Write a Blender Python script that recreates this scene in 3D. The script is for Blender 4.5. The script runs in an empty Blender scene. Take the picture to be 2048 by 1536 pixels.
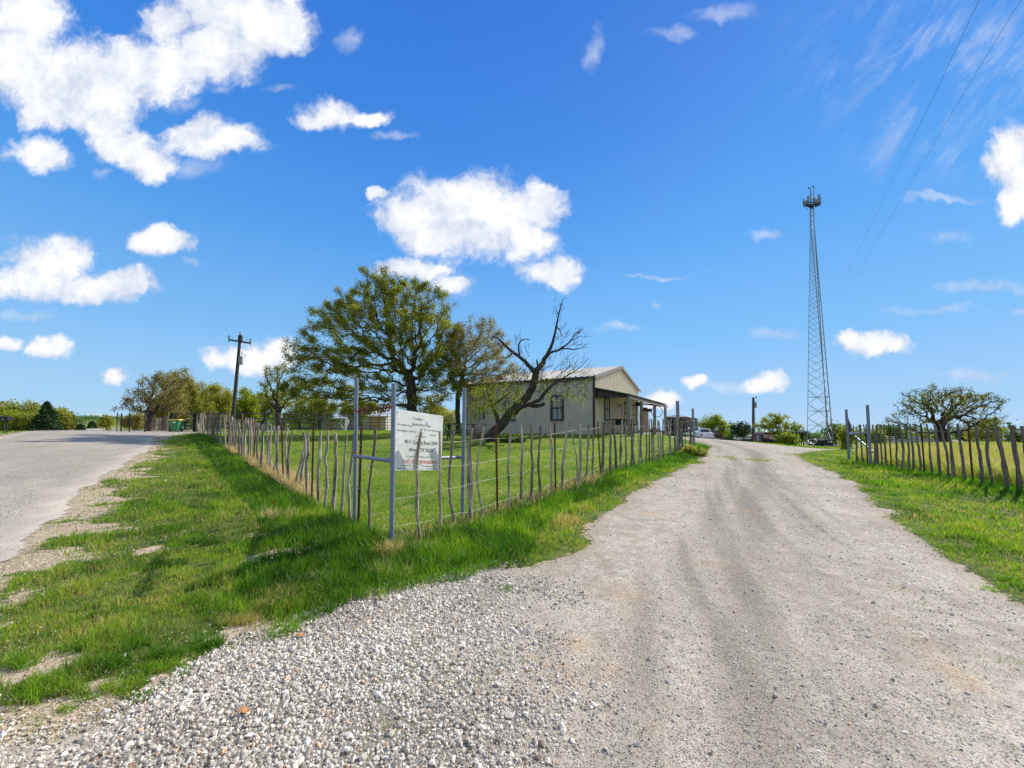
import bpy, bmesh, math, random
import numpy as np
from mathutils import Vector, Matrix
random.seed(7); RNG=np.random.default_rng(7)
R=math.radians
S=bpy.context.scene
# ------------------------------------------------------------ camera
F=780.0; TH=R(2.0); PPY=849-F*math.tan(TH); EYE=1.6
cam=bpy.data.objects.new('camera',bpy.data.cameras.new('camera')); S.collection.objects.link(cam)
cam.location=(0,0,EYE); cam.rotation_euler=(R(90)+TH,0,0)
cam.data.sensor_width=36; cam.data.lens=F/2048*36; cam.data.shift_y=(PPY-768)/2048
cam.data.clip_start=0.05; cam.data.clip_end=9000; S.camera=cam
# ------------------------------------------------------------ light
S.view_settings.view_transform='Standard'; S.view_settings.look='None'
S.view_settings.exposure=EXPO=0.35; S.view_settings.gamma=1
SUN_AZ=R(53); SUN_EL=R(38)
SUN=Vector((math.sin(SUN_AZ)*math.cos(SUN_EL),math.cos(SUN_AZ)*math.cos(SUN_EL),math.sin(SUN_EL)))
sl=bpy.data.lights.new('sun','SUN'); sl.energy=4.8; sl.angle=R(0.53); sl.color=(1.0,0.945,0.85)
so=bpy.data.objects.new('sun',sl); S.collection.objects.link(so); so.rotation_euler=SUN.to_track_quat('Z','Y').to_euler()
W_=bpy.data.worlds.new('World'); S.world=W_; W_.use_nodes=True
def build_sky():
    nt=W_.node_tree; N=nt.nodes; L=nt.links; N.clear()
    out=N.new('ShaderNodeOutputWorld'); bg=N.new('ShaderNodeBackground'); L.new(bg.outputs[0],out.inputs[0]); STR=0.11
    bg.inputs[1].default_value=STR
    sky=N.new('ShaderNodeTexSky'); sky.sky_type='NISHITA'; sky.sun_disc=False; sky.sun_elevation=SUN_EL; sky.sun_rotation=SUN_AZ
    sky.air_density=1.1; sky.dust_density=0.35; sky.ozone_density=2.6; sky.altitude=200
    tc=N.new('ShaderNodeTexCoord'); sep=N.new('ShaderNodeSeparateXYZ'); L.new(tc.outputs['Generated'],sep.inputs[0])
    k=1.0/(STR*2**EXPO)
    gr=N.new('ShaderNodeValToRGB'); L.new(sep.outputs[2],gr.inputs[0]); st=[(0,(.50,.70,.93)),(.05,(.40,.655,.945)),(.19,(.215,.53,.96)),(.41,(.080,.365,.92)),(.585,(.036,.255,.83)),(.75,(.022,.19,.75)),(1,(.015,.13,.60))]
    while len(gr.color_ramp.elements)<len(st): gr.color_ramp.elements.new(.5)
    for e,(p_,c_) in zip(gr.color_ramp.elements,st): e.position=p_; e.color=(*c_,1)
    class _O: pass
    cap=N.new('ShaderNodeMix'); cap.data_type='RGBA'; cap.blend_type='DARKEN'; cap.inputs[0].default_value=1; L.new(sky.outputs[0],cap.inputs[6]); cap.inputs[7].default_value=(.34*k,.62*k,1.0*k,1)
    gk=N.new('ShaderNodeVectorMath'); gk.operation='SCALE'; gk.inputs['Scale'].default_value=k; L.new(gr.outputs[0],gk.inputs[0])
    blend=N.new('ShaderNodeMix'); blend.data_type='RGBA'; blend.inputs[0].default_value=.17; L.new(gk.outputs[0],blend.inputs[6]); L.new(cap.outputs[2],blend.inputs[7])
    def M(op,a,b=None,c=None,cl=False):
        n=N.new('ShaderNodeMath'); n.operation=op; n.use_clamp=cl
        for i,v in enumerate((a,b,c)):
            if v is None: continue
            if isinstance(v,(int,float)): n.inputs[i].default_value=v
            else: L.new(v,n.inputs[i])
        return n.outputs[0]
    def V(op,a,b=None,c=None,o=0):
        n=N.new('ShaderNodeVectorMath'); n.operation=op
        for i,v in enumerate((a,b,c)):
            if v is None: continue
            if isinstance(v,tuple): n.inputs[i].default_value=v
            else: L.new(v,n.inputs[i])
        return n.outputs[o]
    yy=M('MAXIMUM',sep.outputs[1],0.02)
    cb=N.new('ShaderNodeCombineXYZ'); L.new(M('DIVIDE',sep.outputs[0],yy),cb.inputs[0]); L.new(M('DIVIDE',sep.outputs[2],yy),cb.inputs[1])
    uv=cb.outputs[0]
    def noise(scale,det,rough,vec=uv,dist=0.0):
        n=N.new('ShaderNodeTexNoise'); n.noise_dimensions='3D'; n.inputs['Scale'].default_value=scale; n.inputs['Detail'].default_value=det
        n.inputs['Roughness'].default_value=rough; n.inputs['Distortion'].default_value=dist; L.new(vec,n.inputs['Vector']); return n
    wn=noise(4.5,4,0.6)
    uvw=V('MULTIPLY_ADD',V('SUBTRACT',wn.outputs['Color'],(0.5,0.5,0.5)),(0.13,0.10,0),uv)
    wn2=noise(19,4,0.65)
    uvw=V('MULTIPLY_ADD',V('SUBTRACT',wn2.outputs['Color'],(0.5,0.5,0.5)),(0.045,0.045,0),uvw)
    def tuv(px,py):
        V_=(PPY-py)/F; y=math.cos(TH)-V_*math.sin(TH); return ((px-1024)/F/y,(math.sin(TH)+V_*math.cos(TH))/y)
    def field(bl):
        cur=None
        for (cx,cy,rx,ry) in bl:
            u,v=tuv(cx,cy); sx=F/rx; sy=F/ry
            d=V('LENGTH',V('MULTIPLY_ADD',uvw,(sx,sy,0),(-u*sx,-v*sy,0)),o=1)
            cur=d if cur is None else M('SMOOTH_MIN',cur,d,0.25)
        return cur
    dense=[(30,40,130,80),(20,120,150,100),(130,150,130,95),(200,180,120,85),(120,215,90,50),(265,130,90,70),(210,250,70,60),
     (470,30,160,90),(430,100,130,70),(560,60,90,60),(340,50,80,40),(320,150,100,55),(390,125,90,50),
     (250,285,80,45),(430,285,105,42),(395,255,60,32),(310,325,60,34),(70,305,85,38),
     (665,228,80,32),(640,240,60,24),(745,232,50,22),
     (930,435,180,82),(895,400,105,60),(965,385,85,62),(1060,412,78,58),(825,430,78,55),(860,470,90,45),(950,475,120,45),(1045,480,72,52),(757,383,30,14),
     (1100,540,66,36),(90,520,95,58),(50,560,85,42),(140,500,60,45),(245,568,72,38),(180,578,90,32),(325,482,76,30),
     (820,538,80,28),(900,570,44,20),(20,686,34,22),(88,692,60,26),(233,744,32,16),(495,712,85,30),(545,705,50,30),
     (1745,693,74,28),(1705,686,40,22),(1530,758,54,22),(1385,758,30,18),(1330,806,38,24),
     (2040,330,85,100),(2048,400,60,50),(2048,285,60,45),(210,832,30,12),(15,812,20,12)]
    faint=[(205,340,26,14),(368,203,34,18),(430,170,40,16),(380,335,90,26),(1050,520,60,16),(1970,572,110,16),(1900,400,90,10),(1310,608,18,12),(2040,620,40,14),
     (1900,470,60,18),(1350,65,60,20),(1190,90,22,60),(1450,25,80,22),(1440,765,70,14),(1960,752,90,16),(60,625,80,16),(1530,480,50,12),(790,268,50,12),(700,80,30,40),
     (1560,672,70,14),(380,520,26,12),(1300,548,130,7),(1860,620,140,14),(915,570,40,30),(560,175,40,14),(1230,660,60,12)]
    nf=noise(9,9,0.62,uvw); nfv=M('SUBTRACT',nf.outputs[0],0.5)
    nbig=noise(3.2,6,0.6,uv)
    def alpha(bl,lo,hi,amp):
        d=field(bl); f=M('ADD',M('SUBTRACT',1.0,d),M('MULTIPLY',nfv,amp))
        n=N.new('ShaderNodeMapRange'); n.interpolation_type='SMOOTHSTEP'; n.inputs['From Min'].default_value=lo; n.inputs['From Max'].default_value=hi; L.new(f,n.inputs['Value']); return n.outputs[0],f
    aD,fD=alpha(dense,-0.12,0.44,1.8); aF,fF=alpha(faint,-0.1,1.0,1.9)
    # thin cirrus, streaked along one direction, high on the right
    mp0=N.new('ShaderNodeMapping'); mp0.inputs['Rotation'].default_value=(0,0,R(-50)); L.new(uv,mp0.inputs[0]); mp=N.new('ShaderNodeMapping'); mp.inputs['Scale'].default_value=(1.3,5.0,1); L.new(mp0.outputs[0],mp.inputs[0])
    cn=noise(2.6,8,0.68,mp.outputs[0],0.4)
    dC=field([(1900,130,330,210),(1850,260,170,120)])
    cm=M('MULTIPLY',M('SUBTRACT',1.15,dC,cl=True),1.0)
    mr=N.new('ShaderNodeMapRange'); mr.interpolation_type='SMOOTHSTEP'; mr.inputs['From Min'].default_value=0.44; mr.inputs['From Max'].default_value=0.82; mr.inputs['To Max'].default_value=0.75; L.new(cn.outputs[0],mr.inputs['Value'])
    aC=M('MULTIPLY',cm,mr.outputs[0])
    front=M('MULTIPLY',M('SUBTRACT',sep.outputs[1],0.03),12,cl=True)
    # everything combined
    a=M('MAXIMUM',M('MAXIMUM',aD,M('MULTIPLY',aF,0.42)),aC); a=M('MULTIPLY',M('MULTIPLY',a,front),M('MULTIPLY',M('ADD',sep.outputs[2],0.0),25,cl=True))
    a=M('MULTIPLY',a,0.985)
    # cloud body: bright where thick, faint blue-grey where thin
    sh=N.new('ShaderNodeMapRange'); sh.inputs['From Min'].default_value=0.12; sh.inputs['From Max'].default_value=0.85
    L.new(M('ADD',fD,M('MULTIPLY',M('SUBTRACT',nbig.outputs[0],0.5),0.9)),sh.inputs['Value'])
    # relief: denser cloud towards the sun side is lit, the lee side and the undersides go blue-grey
    uo=V('ADD',uvw,(0.035,0.055,0)); nr=noise(9,6,0.6,uo); nr2=noise(3.2,4,0.6,V('ADD',uv,(0.05,0.11,0)))
    rel=M('ADD',M('MULTIPLY',M('SUBTRACT',nf.outputs[0],nr.outputs[0]),1.9),M('MULTIPLY',M('SUBTRACT',nbig.outputs[0],nr2.outputs[0]),1.7))
    shf=M('ADD',M('MULTIPLY',sh.outputs[0],0.62),M('ADD',rel,0.27),cl=True)
    cc=N.new('ShaderNodeMix'); cc.data_type='RGBA'; L.new(shf,cc.inputs[0])
    k=1.0/(STR*2**EXPO)
    cc.inputs[6].default_value=(0.60*k,0.68*k,0.86*k,1); cc.inputs[7].default_value=(1.03*k,1.035*k,1.06*k,1)
    mx=N.new('ShaderNodeMix'); mx.data_type='RGBA'; L.new(a,mx.inputs[0]); L.new(blend.outputs[2],mx.inputs[6]); L.new(cc.outputs[2],mx.inputs[7])
    # unseen broken cloud cover, added behind the camera as neutral fill light
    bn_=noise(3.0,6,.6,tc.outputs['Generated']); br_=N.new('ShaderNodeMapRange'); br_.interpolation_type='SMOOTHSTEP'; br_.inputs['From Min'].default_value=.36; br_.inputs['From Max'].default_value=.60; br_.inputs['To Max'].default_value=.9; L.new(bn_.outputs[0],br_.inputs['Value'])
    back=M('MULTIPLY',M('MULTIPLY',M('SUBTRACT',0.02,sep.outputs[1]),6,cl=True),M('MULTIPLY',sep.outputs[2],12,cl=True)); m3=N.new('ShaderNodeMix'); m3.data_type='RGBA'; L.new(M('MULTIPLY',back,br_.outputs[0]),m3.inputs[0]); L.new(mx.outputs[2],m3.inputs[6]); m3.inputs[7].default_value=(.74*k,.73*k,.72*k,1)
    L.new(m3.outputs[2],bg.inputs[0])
build_sky()
W_.cycles.sampling_method='MANUAL'; W_.cycles.sample_map_resolution=512

# ------------------------------------------------------------ pixel <-> place
def ray(px,py):
    X=(px-1024)/F; V=(PPY-py)/F
    return np.array([X, math.cos(TH)-V*math.sin(TH), math.sin(TH)+V*math.cos(TH)])
def P(px,py,Y):
    d=ray(px,py); return np.array([0,0,EYE])+d*(Y/d[1])
CTRL_PX=[(783,1095,5.05),(709,1052,6.1),(925,1045,6.35),(577,990,8.4),(480,908,15.6),(396,866,30),(1204,948,10.8),(1290,920,15.0),(1380,893,19.8),
(1185,869,24),(1085,868,26.2),(945,865,28.9),(1257,873,23.2),(1276,868,34.5),(1331,872,34),
(2030,985,8.3),(1755,935,14.4),(1697,924,17.1),(1450,883,25),(1540,889,25),(1425,881,60),(1560,890,34),(1680,898,30),(1655,894,45),(1640,893,90),
(1882,899,35),(1960,896,32),(1990,905,60),(2020,891,150),(1300,880,60),
(150,861.5,26),(0,865,25),(-150,880,20),(290,864,31),(640,862,35),(355,863,32),(800,862,34),(190,864,70),(190,861,120),(190,853.5,190),(500,860,60),(1000,866,60),(0,862,60),
(1500,885,250),(1900,887,250),(1200,880,250),(900,866,250),(500,856,250),(100,856,250),(2200,890,250)]
CTRL_XY=[(0,0,0),(0,2,0),(-3,2,0),(3,2,0),(0,4,0),(3,4,0),(5,5,0.02),(-3,4,0.0),(-6.5,9,.12),(-5,5,.02),(-12,8,.25),(4,8,.06),(3,8,.05),(6,12,.17),(8,16,.3),(0,10,.18),(0,16,.5),(4,16,.42),(0,-6,0),(-8,-5,0),(8,-5,0),(-10,2,.05),(9,3,.05),(16,8,.1),(25,12,.0),(0,-60,-1),(-60,-20,0),(60,-20,-2),(-60,20,.5),(60,20,-2.5)]
for a,zz in ((0,-16),(20,-22),(40,-25),(55,-25),(-30,3),(-46,9),(-60,9),(80,-20),(180,-4),(-120,0),(120,-5)):
    CTRL_XY.append((900*math.sin(math.radians(a)),900*math.cos(math.radians(a)),zz))
for a in (0,25,45,-25,-45,90,180,-90): CTRL_XY.append((3500*math.sin(math.radians(a)),3500*math.cos(math.radians(a)),-75 if a>-20 else 34))
C=[P(*c) for c in CTRL_PX]+[np.array(c,float) for c in CTRL_XY]; C=np.array(C)
def warp(x,y):
    r=np.hypot(x,y)+1e-9; k=np.arcsinh(r/6)*6/r
    return x*k,y*k
cu,cv=warp(C[:,0],C[:,1])
def phi(r2): return np.where(r2>1e-12,0.5*r2*np.log(r2+1e-12),0)
NC=len(C); n=NC; K=phi((cu[:,None]-cu)**2+(cv[:,None]-cv)**2)+np.eye(n)*0.25
Q=np.c_[np.ones(n),cu,cv]; A=np.block([[K,Q],[Q.T,np.zeros((3,3))]])
W=np.linalg.solve(A,np.r_[C[:,2],0,0,0])
def terr(x,y):
    x=np.asarray(x,float); y=np.asarray(y,float); sh=x.shape; x=x.ravel(); y=y.ravel()
    u,v=warp(x,y); out=np.zeros_like(u)
    out+=W[NC]+W[NC+1]*u+W[NC+2]*v
    for i in range(NC): out+=W[i]*phi((u-cu[i])**2+(v-cv[i])**2)
    return out.reshape(sh)
def G(px,py,maxd=400):
    d=ray(px,py); t=1.0; prev=0
    ts=np.geomspace(1,maxd,600); pts=np.array([0,0,EYE])+ts[:,None]*d
    h=pts[:,2]-terr(pts[:,0],pts[:,1]); i=np.argmax(h<0)
    if h[i]>=0: return None
    a=h[i-1]/(h[i-1]-h[i]); return pts[i-1]*(1-a)+pts[i]*a

def tz(x,y): return float(terr(x,y))
def GP(px,Y): x=(px-1024)/F*Y; return np.array([x,Y,tz(x,Y)])

# ------------------------------------------------------------ numpy noise
def _h(ix,iy,s):
    n=(ix.astype(np.int64)*374761393+iy.astype(np.int64)*668265263+s*1442695041)&0x7fffffff
    n=((n^(n>>13))*1274126177)&0x7fffffff; n=n^(n>>16)
    return (n&0xffff)/65535.0
def vnoise(x,y,s=0):
    x=np.asarray(x,float); y=np.asarray(y,float); ix=np.floor(x); iy=np.floor(y); fx=x-ix; fy=y-iy; fx=fx*fx*(3-2*fx); fy=fy*fy*(3-2*fy)
    a=_h(ix,iy,s); b=_h(ix+1,iy,s); c=_h(ix,iy+1,s); d=_h(ix+1,iy+1,s)
    return (a*(1-fx)+b*fx)*(1-fy)+(c*(1-fx)+d*fx)*fy
def fbm(x,y,sc,o=4,s=0):
    t=0; a=0.5; w=0
    for i in range(o): t=t+a*vnoise(np.asarray(x)*sc+i*17.3,np.asarray(y)*sc-i*9.1,s+i); w+=a; a*=0.5; sc*=2.03
    return t/w
def dist_poly(x,y,pts,closed=False):
    x=np.asarray(x,float); y=np.asarray(y,float); best=np.full(x.shape,1e9); n=len(pts)
    for i in range(n if closed else n-1):
        ax,ay=pts[i][:2]; bx,by=pts[(i+1)%n][:2]; dx,dy=bx-ax,by-ay; l=dx*dx+dy*dy+1e-12
        t=np.clip(((x-ax)*dx+(y-ay)*dy)/l,0,1); best=np.minimum(best,np.hypot(x-ax-t*dx,y-ay-t*dy))
    return best
def inside(x,y,pts):
    x=np.asarray(x,float); y=np.asarray(y,float); r=np.zeros(x.shape,bool); n=len(pts)
    for i in range(n):
        ax,ay=pts[i][:2]; bx,by=pts[(i+1)%n][:2]
        c=((ay>y)!=(by>y)); xx=ax+(y-ay)*(bx-ax)/((by-ay) if by!=ay else 1e-9); r^=c&(x<xx)
    return r
def sdist(x,y,pts): return dist_poly(x,y,pts,True)*np.where(inside(x,y,pts),1,-1)
def sstep(a,b,x): t=np.clip((np.asarray(x)-a)/(b-a),0,1); return t*t*(3-2*t)

# ------------------------------------------------------------ materials
def mat(name,col,rough=0.8,col2=None,scale=3.0,bump=0.0,bscale=None,metal=0.0,spec=0.3,obj_coords=True,detail=6,stretch=None,transl=None,attr=None,contrast=(0.35,0.65)):
    m=bpy.data.materials.new(name); m.use_nodes=True; nt=m.node_tree; N=nt.nodes; L=nt.links
    b=N['Principled BSDF']; b.inputs['Roughness'].default_value=rough; b.inputs['Metallic'].default_value=metal; b.inputs['Specular IOR Level'].default_value=spec
    b.inputs['Base Color'].default_value=(*col,1)
    tc=N.new('ShaderNodeTexCoord'); src=tc.outputs['Object']
    if stretch:
        mp=N.new('ShaderNodeMapping'); mp.inputs['Scale'].default_value=stretch; L.new(src,mp.inputs[0]); src=mp.outputs[0]
    last=None
    if col2:
        n=N.new('ShaderNodeTexNoise'); n.inputs['Scale'].default_value=scale; n.inputs['Detail'].default_value=detail; n.inputs['Roughness'].default_value=0.65; L.new(src,n.inputs[0])
        r=N.new('ShaderNodeValToRGB'); r.color_ramp.elements[0].position=contrast[0]; r.color_ramp.elements[1].position=contrast[1]
        r.color_ramp.elements[0].color=(*col,1); r.color_ramp.elements[1].color=(*col2,1); L.new(n.outputs[0],r.inputs[0]); last=r.outputs[0]; L.new(last,b.inputs['Base Color'])
    if bump:
        n2=N.new('ShaderNodeTexNoise'); n2.inputs['Scale'].default_value=bscale or scale*4; n2.inputs['Detail'].default_value=5; L.new(src,n2.inputs[0])
        bp=N.new('ShaderNodeBump'); bp.inputs['Strength'].default_value=bump; bp.inputs['Distance'].default_value=0.02; L.new(n2.outputs[0],bp.inputs['Height']); L.new(bp.outputs[0],b.inputs['Normal'])
    return m
def ramp_mat(name,stops,rough=0.7,transl=0.0,noise=0.0,nscale=2.0,spec=0.25,bump=0,bscale=60):
    """colour picked by the per-vertex 'tint' value; optional light passing through thin leaves"""
    m=bpy.data.materials.new(name); m.use_nodes=True; nt=m.node_tree; N=nt.nodes; L=nt.links; b=N['Principled BSDF']; b.inputs['Roughness'].default_value=rough; b.inputs['Specular IOR Level'].default_value=spec
    at=N.new('ShaderNodeAttribute'); at.attribute_name='tint'; r=N.new('ShaderNodeValToRGB'); cr=r.color_ramp
    while len(cr.elements)<len(stops): cr.elements.new(0.5)
    for e,(p,c) in zip(cr.elements,stops): e.position=p; e.color=(*c,1)
    f=at.outputs['Fac']
    if noise:
        tc=N.new('ShaderNodeTexCoord'); n=N.new('ShaderNodeTexNoise'); n.inputs['Scale'].default_value=nscale; n.inputs['Detail'].default_value=3; L.new(tc.outputs['Object'],n.inputs[0])
        a=N.new('ShaderNodeMath'); a.operation='MULTIPLY_ADD'; a.inputs[1].default_value=noise; L.new(n.outputs[0],a.inputs[0])
        s=N.new('ShaderNodeMath'); s.operation='SUBTRACT'; L.new(f,s.inputs[0]); s.inputs[1].default_value=noise*0.5; L.new(s.outputs[0],a.inputs[2]); f=a.outputs[0]
    L.new(f,r.inputs[0]); L.new(r.outputs[0],b.inputs['Base Color'])
    if bump:
        tc=N.new('ShaderNodeTexCoord'); n2=N.new('ShaderNodeTexNoise'); n2.inputs['Scale'].default_value=bscale; L.new(tc.outputs['Object'],n2.inputs[0]); bp=N.new('ShaderNodeBump'); bp.inputs['Strength'].default_value=bump; bp.inputs['Distance'].default_value=0.01; L.new(n2.outputs[0],bp.inputs['Height']); L.new(bp.outputs[0],b.inputs['Normal'])
    if transl:
        t=N.new('ShaderNodeBsdfTranslucent'); mix=N.new('ShaderNodeMixShader'); mix.inputs[0].default_value=transl
        hs=N.new('ShaderNodeHueSaturation'); hs.inputs['Value'].default_value=1.5; hs.inputs['Saturation'].default_value=1.05; L.new(r.outputs[0],hs.inputs['Color']); L.new(hs.outputs[0],t.inputs['Color'])
        L.new(b.outputs[0],mix.inputs[1]); L.new(t.outputs[0],mix.inputs[2]); L.new(mix.outputs[0],N['Material Output'].inputs[0])
    return m
# ------------------------------------------------------------ object helpers
COL=S.collection
def tag(o,label=None,cat=None,group=None,kind=None):
    if label: o['label']=label
    if cat: o['category']=cat
    if group: o['group']=group
    if kind: o['kind']=kind
    return o
def empty(name,loc,label,cat,group=None,rz=0):
    o=bpy.data.objects.new(name,None); COL.objects.link(o); o.location=loc; o.rotation_euler=(0,0,rz); o.empty_display_size=0.2; return tag(o,label,cat,group)
class MB:
    def __init__(s): s.v=[]; s.f=[]; s.t=[]
    def add(s,vs,fs,tint=0.5):
        n=len(s.v); s.v+= [tuple(map(float,v)) for v in vs]; s.f+=[tuple(i+n for i in f) for f in fs]; s.t+=[tint]*len(vs); return s
    def box(s,c,d,M=None,rz=0,tint=0.5):
        hx,hy,hz=d[0]/2,d[1]/2,d[2]/2; co,si=math.cos(rz),math.sin(rz); vs=[]
        for z in(-hz,hz):
            for x,y in((-hx,-hy),(hx,-hy),(hx,hy),(-hx,hy)):
                vs.append((c[0]+x*co-y*si,c[1]+x*si+y*co,c[2]+z))
        return s.add(vs,[(3,2,1,0),(4,5,6,7),(0,1,5,4),(1,2,6,5),(2,3,7,6),(3,0,4,7)],tint)
    def beam(s,a,b,w,h,up=(0,0,1),tint=0.5):
        a=np.array(a,float); b=np.array(b,float); d=b-a; d/=np.linalg.norm(d)+1e-9; u=np.array(up,float)
        if abs(d@u)>0.98: u=np.array((1.0,0,0))
        r=np.cross(d,u); r/=np.linalg.norm(r); u=np.cross(r,d); r*=w/2; u*=h/2
        vs=[a-r-u,a+r-u,a+r+u,a-r+u,b-r-u,b+r-u,b+r+u,b-r+u]
        return s.add(vs,[(3,2,1,0),(4,5,6,7),(0,1,5,4),(1,2,6,5),(2,3,7,6),(3,0,4,7)],tint)
    def tube(s,pts,rad,n=8,cap=True,tint=0.5):
        pts=[np.array(p,float) for p in pts]; m=len(pts)
        if not hasattr(rad,'__len__'): rad=[rad]*m
        vs=[]; u=None
        for i,p in enumerate(pts):
            d=pts[min(i+1,m-1)]-pts[max(i-1,0)]; d/=np.linalg.norm(d)+1e-9
            if u is None: u=np.cross(d,(0,0,1.0)) if abs(d[2])<0.9 else np.cross(d,(0,1.0,0))
            u=u-d*(u@d); u/=np.linalg.norm(u)+1e-9; w=np.cross(d,u)
            for k in range(n):
                a=2*math.pi*k/n; vs.append(p+(u*math.cos(a)+w*math.sin(a))*rad[i])
        fs=[(i*n+k,i*n+(k+1)%n,(i+1)*n+(k+1)%n,(i+1)*n+k) for i in range(m-1) for k in range(n)]
        if cap: fs+=[tuple(range(n-1,-1,-1)),tuple(range((m-1)*n,m*n))]
        return s.add(vs,fs,tint)
    def quad(s,a,b,c,d,tint=0.5): return s.add([a,b,c,d],[(0,1,2,3)],tint)
    def prism(s,poly,axis_o,ax,ay,az,t0,t1,tint=0.5):
        """poly in (ax,ay) plane extruded along az from t0 to t1"""
        o=np.array(axis_o,float); ax,ay,az=[np.array(q,float) for q in (ax,ay,az)]; n=len(poly)
        vs=[o+ax*p[0]+ay*p[1]+az*t for t in(t0,t1) for p in poly]
        fs=[tuple(range(n-1,-1,-1)),tuple(range(n,2*n))]+[(i,(i+1)%n,n+(i+1)%n,n+i) for i in range(n)]
        return s.add(vs,fs,tint)
    def build(s,name,m,parent=None,smooth=False,tint=False,local=True):
        me=bpy.data.meshes.new(name); v=np.array(s.v,float)
        o=bpy.data.objects.new(name,me)
        if parent is not None and local:
            w=parent_world(parent).inverted(); Mx=np.array(w); v=v@Mx[:3,:3].T+Mx[:3,3]
        me.from_pydata(v.tolist(),[],s.f); me.materials.append(m)
        bm=bmesh.new(); bm.from_mesh(me); bmesh.ops.recalc_face_normals(bm,faces=bm.faces); bm.to_mesh(me); bm.free()
        if smooth: me.polygons.foreach_set('use_smooth',[True]*len(me.polygons))
        if tint: a=me.attributes.new('tint','FLOAT','POINT'); a.data.foreach_set('value',s.t)
        COL.objects.link(o); o.parent=parent; return o
def parent_world(p):
    M=Matrix.Identity(4)
    while p is not None:
        M=Matrix.LocRotScale(p.location,p.rotation_euler,p.scale)@M; p=p.parent
    return M
def npmesh(name,V,Fq,m,tint=None,parent=None,smooth=False,attrs=None,nv=None):
    """fast mesh: V (n,3); Fq list of (m,k) int arrays"""
    me=bpy.data.meshes.new(name); me.vertices.add(len(V)); me.vertices.foreach_set('co',np.ascontiguousarray(V,dtype=np.float32).ravel())
    tot=sum(f.size for f in Fq); npoly=sum(len(f) for f in Fq); me.loops.add(tot); me.polygons.add(npoly)
    me.loops.foreach_set('vertex_index',np.concatenate([f.ravel() for f in Fq]).astype(np.int32))
    ls=[]; st=0
    for f in Fq: k=f.shape[1]; ls.append(st+np.arange(len(f))*k); st+=f.size
    me.polygons.foreach_set('loop_start',np.concatenate(ls).astype(np.int32))
    me.polygons.foreach_set('use_smooth',np.full(npoly,smooth))
    me.update(calc_edges=True); me.materials.append(m)
    if tint is not None: a=me.attributes.new('tint','FLOAT','POINT'); a.data.foreach_set('value',np.asarray(tint,dtype=np.float32))
    for k,v in (attrs or {}).items(): a=me.attributes.new(k,'FLOAT','POINT'); a.data.foreach_set('value',np.asarray(v,dtype=np.float32))
    o=bpy.data.objects.new(name,me); COL.objects.link(o); o.parent=parent; return o
def copy_tree(o,parent=None):
    c=o.copy(); COL.objects.link(c); c.parent=parent
    for ch in [q for q in bpy.data.objects if q.parent==o]: copy_tree(ch,c)
    return c
def textmesh(s,size,align='CENTER',ext=0.0015,xs=1.0,off=0.0):
    cu=bpy.data.curves.new('t','FONT'); cu.body=s; cu.offset=off; cu.size=size; cu.align_x=align; cu.extrude=ext; cu.resolution_u=3
    o=bpy.data.objects.new('t',cu); me=bpy.data.meshes.new_from_object(o); vs=[tuple(v.co) for v in me.vertices]; fs=[tuple(p.vertices) for p in me.polygons]
    bpy.data.objects.remove(o); bpy.data.curves.remove(cu); bpy.data.meshes.remove(me)
    return [(x*xs,y,z) for x,y,z in vs],fs

# ============================================================ SETTING: ground, road, driveway
DL=[(-7,-5),(-6,-1),(-3.9,0.8)]+[tuple(G(*q)[:2]) for q in [(0,1488),(150,1445),(250,1415),(370,1362),(480,1305),(560,1275),(640,1235),(720,1205),(860,1165),(960,1138),(1050,1145),(1120,1120),(1180,1080),(1200,1050),(1230,1015),(1290,975),(1350,945),(1400,925),(1412,905),(1424,894)]]
DL+=[(10.6,22),(10.5,25),(12,32),(17,48),(24,70)]
DR=[tuple(G(*q)[:2]) for q in [(2048,1215),(1950,1150),(1850,1088),(1760,1020),(1720,985),(1680,952),(1646,937),(1607,921),(1590,909),(1618,904),(1674,900.0)]]
DRIVE=DL+[(34,66),(27,46),(22,36),(18.6,29),(17.5,25.5),(21,26.5),(27,30),(34,33),(34,30.5),(26,27)]+DR[::-1]+[(6.5,1),(9,-5)]
ROAD=[(2,-9),(-2.6,-2.5),(-4.6,2.0),(-5.5,3.7),(-5.94,4.58),(-6.5,5.3),(-8.2,7.2),(-10.1,9.6),(-14.1,15.0),(-17.3,18.9)]+[tuple(G(*q)[:2]) for q in [(303,877),(345,871),(386,868.5)]]+[(-23.6,28.9),(-23.0,31.5),(-21.5,33),(-19,36.5),(-21.5,37),(-24.5,33.5),(-27,33.5),(-52,54),(-110,108),(-166,160),(-199,190),(-230,220),(-240,214),(-207,190),(-174,157),(-118,104),(-59,48),(-35,29),(-31.2,25),(-24.6,18.2),(-19.5,9),(-15,1),(-9,-8)]
FL=[(-2.45,6.1),(-24.3,30.2)]; CORNER=tuple(P(783,1095,5.07)[:2]); FR=[(-0.8,6.37),(9.3,19.8)]; FF=[(10.7,8.3),(14.85,17.2)]; FF0=(8.9,4.4)
FENCE=[FL[1],FL[0],CORNER,FR[0],FR[1]]; FENCE2=[FF0,FF[0],FF[1]]
LAWN=[FL[1],FL[0],CORNER,FR[0],FR[1],(11,27),(6,60),(-22,60)]
def axis(a,b,st,g,lim):
    mid=list(np.arange(a,b,st)); s=st; lo=[a]
    while lo[-1]>-lim: s*=g; lo.append(lo[-1]-s)
    s=st; hi=[mid[-1]]
    while hi[-1]<lim: s*=g; hi.append(hi[-1]+s)
    return np.array(lo[:0:-1]+mid+hi[1:])
gx=axis(-8,8,0.06,1.035,3600); 
ys=[1.0]; 
while ys[-1]<10: ys.append(ys[-1]+0.05)
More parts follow.
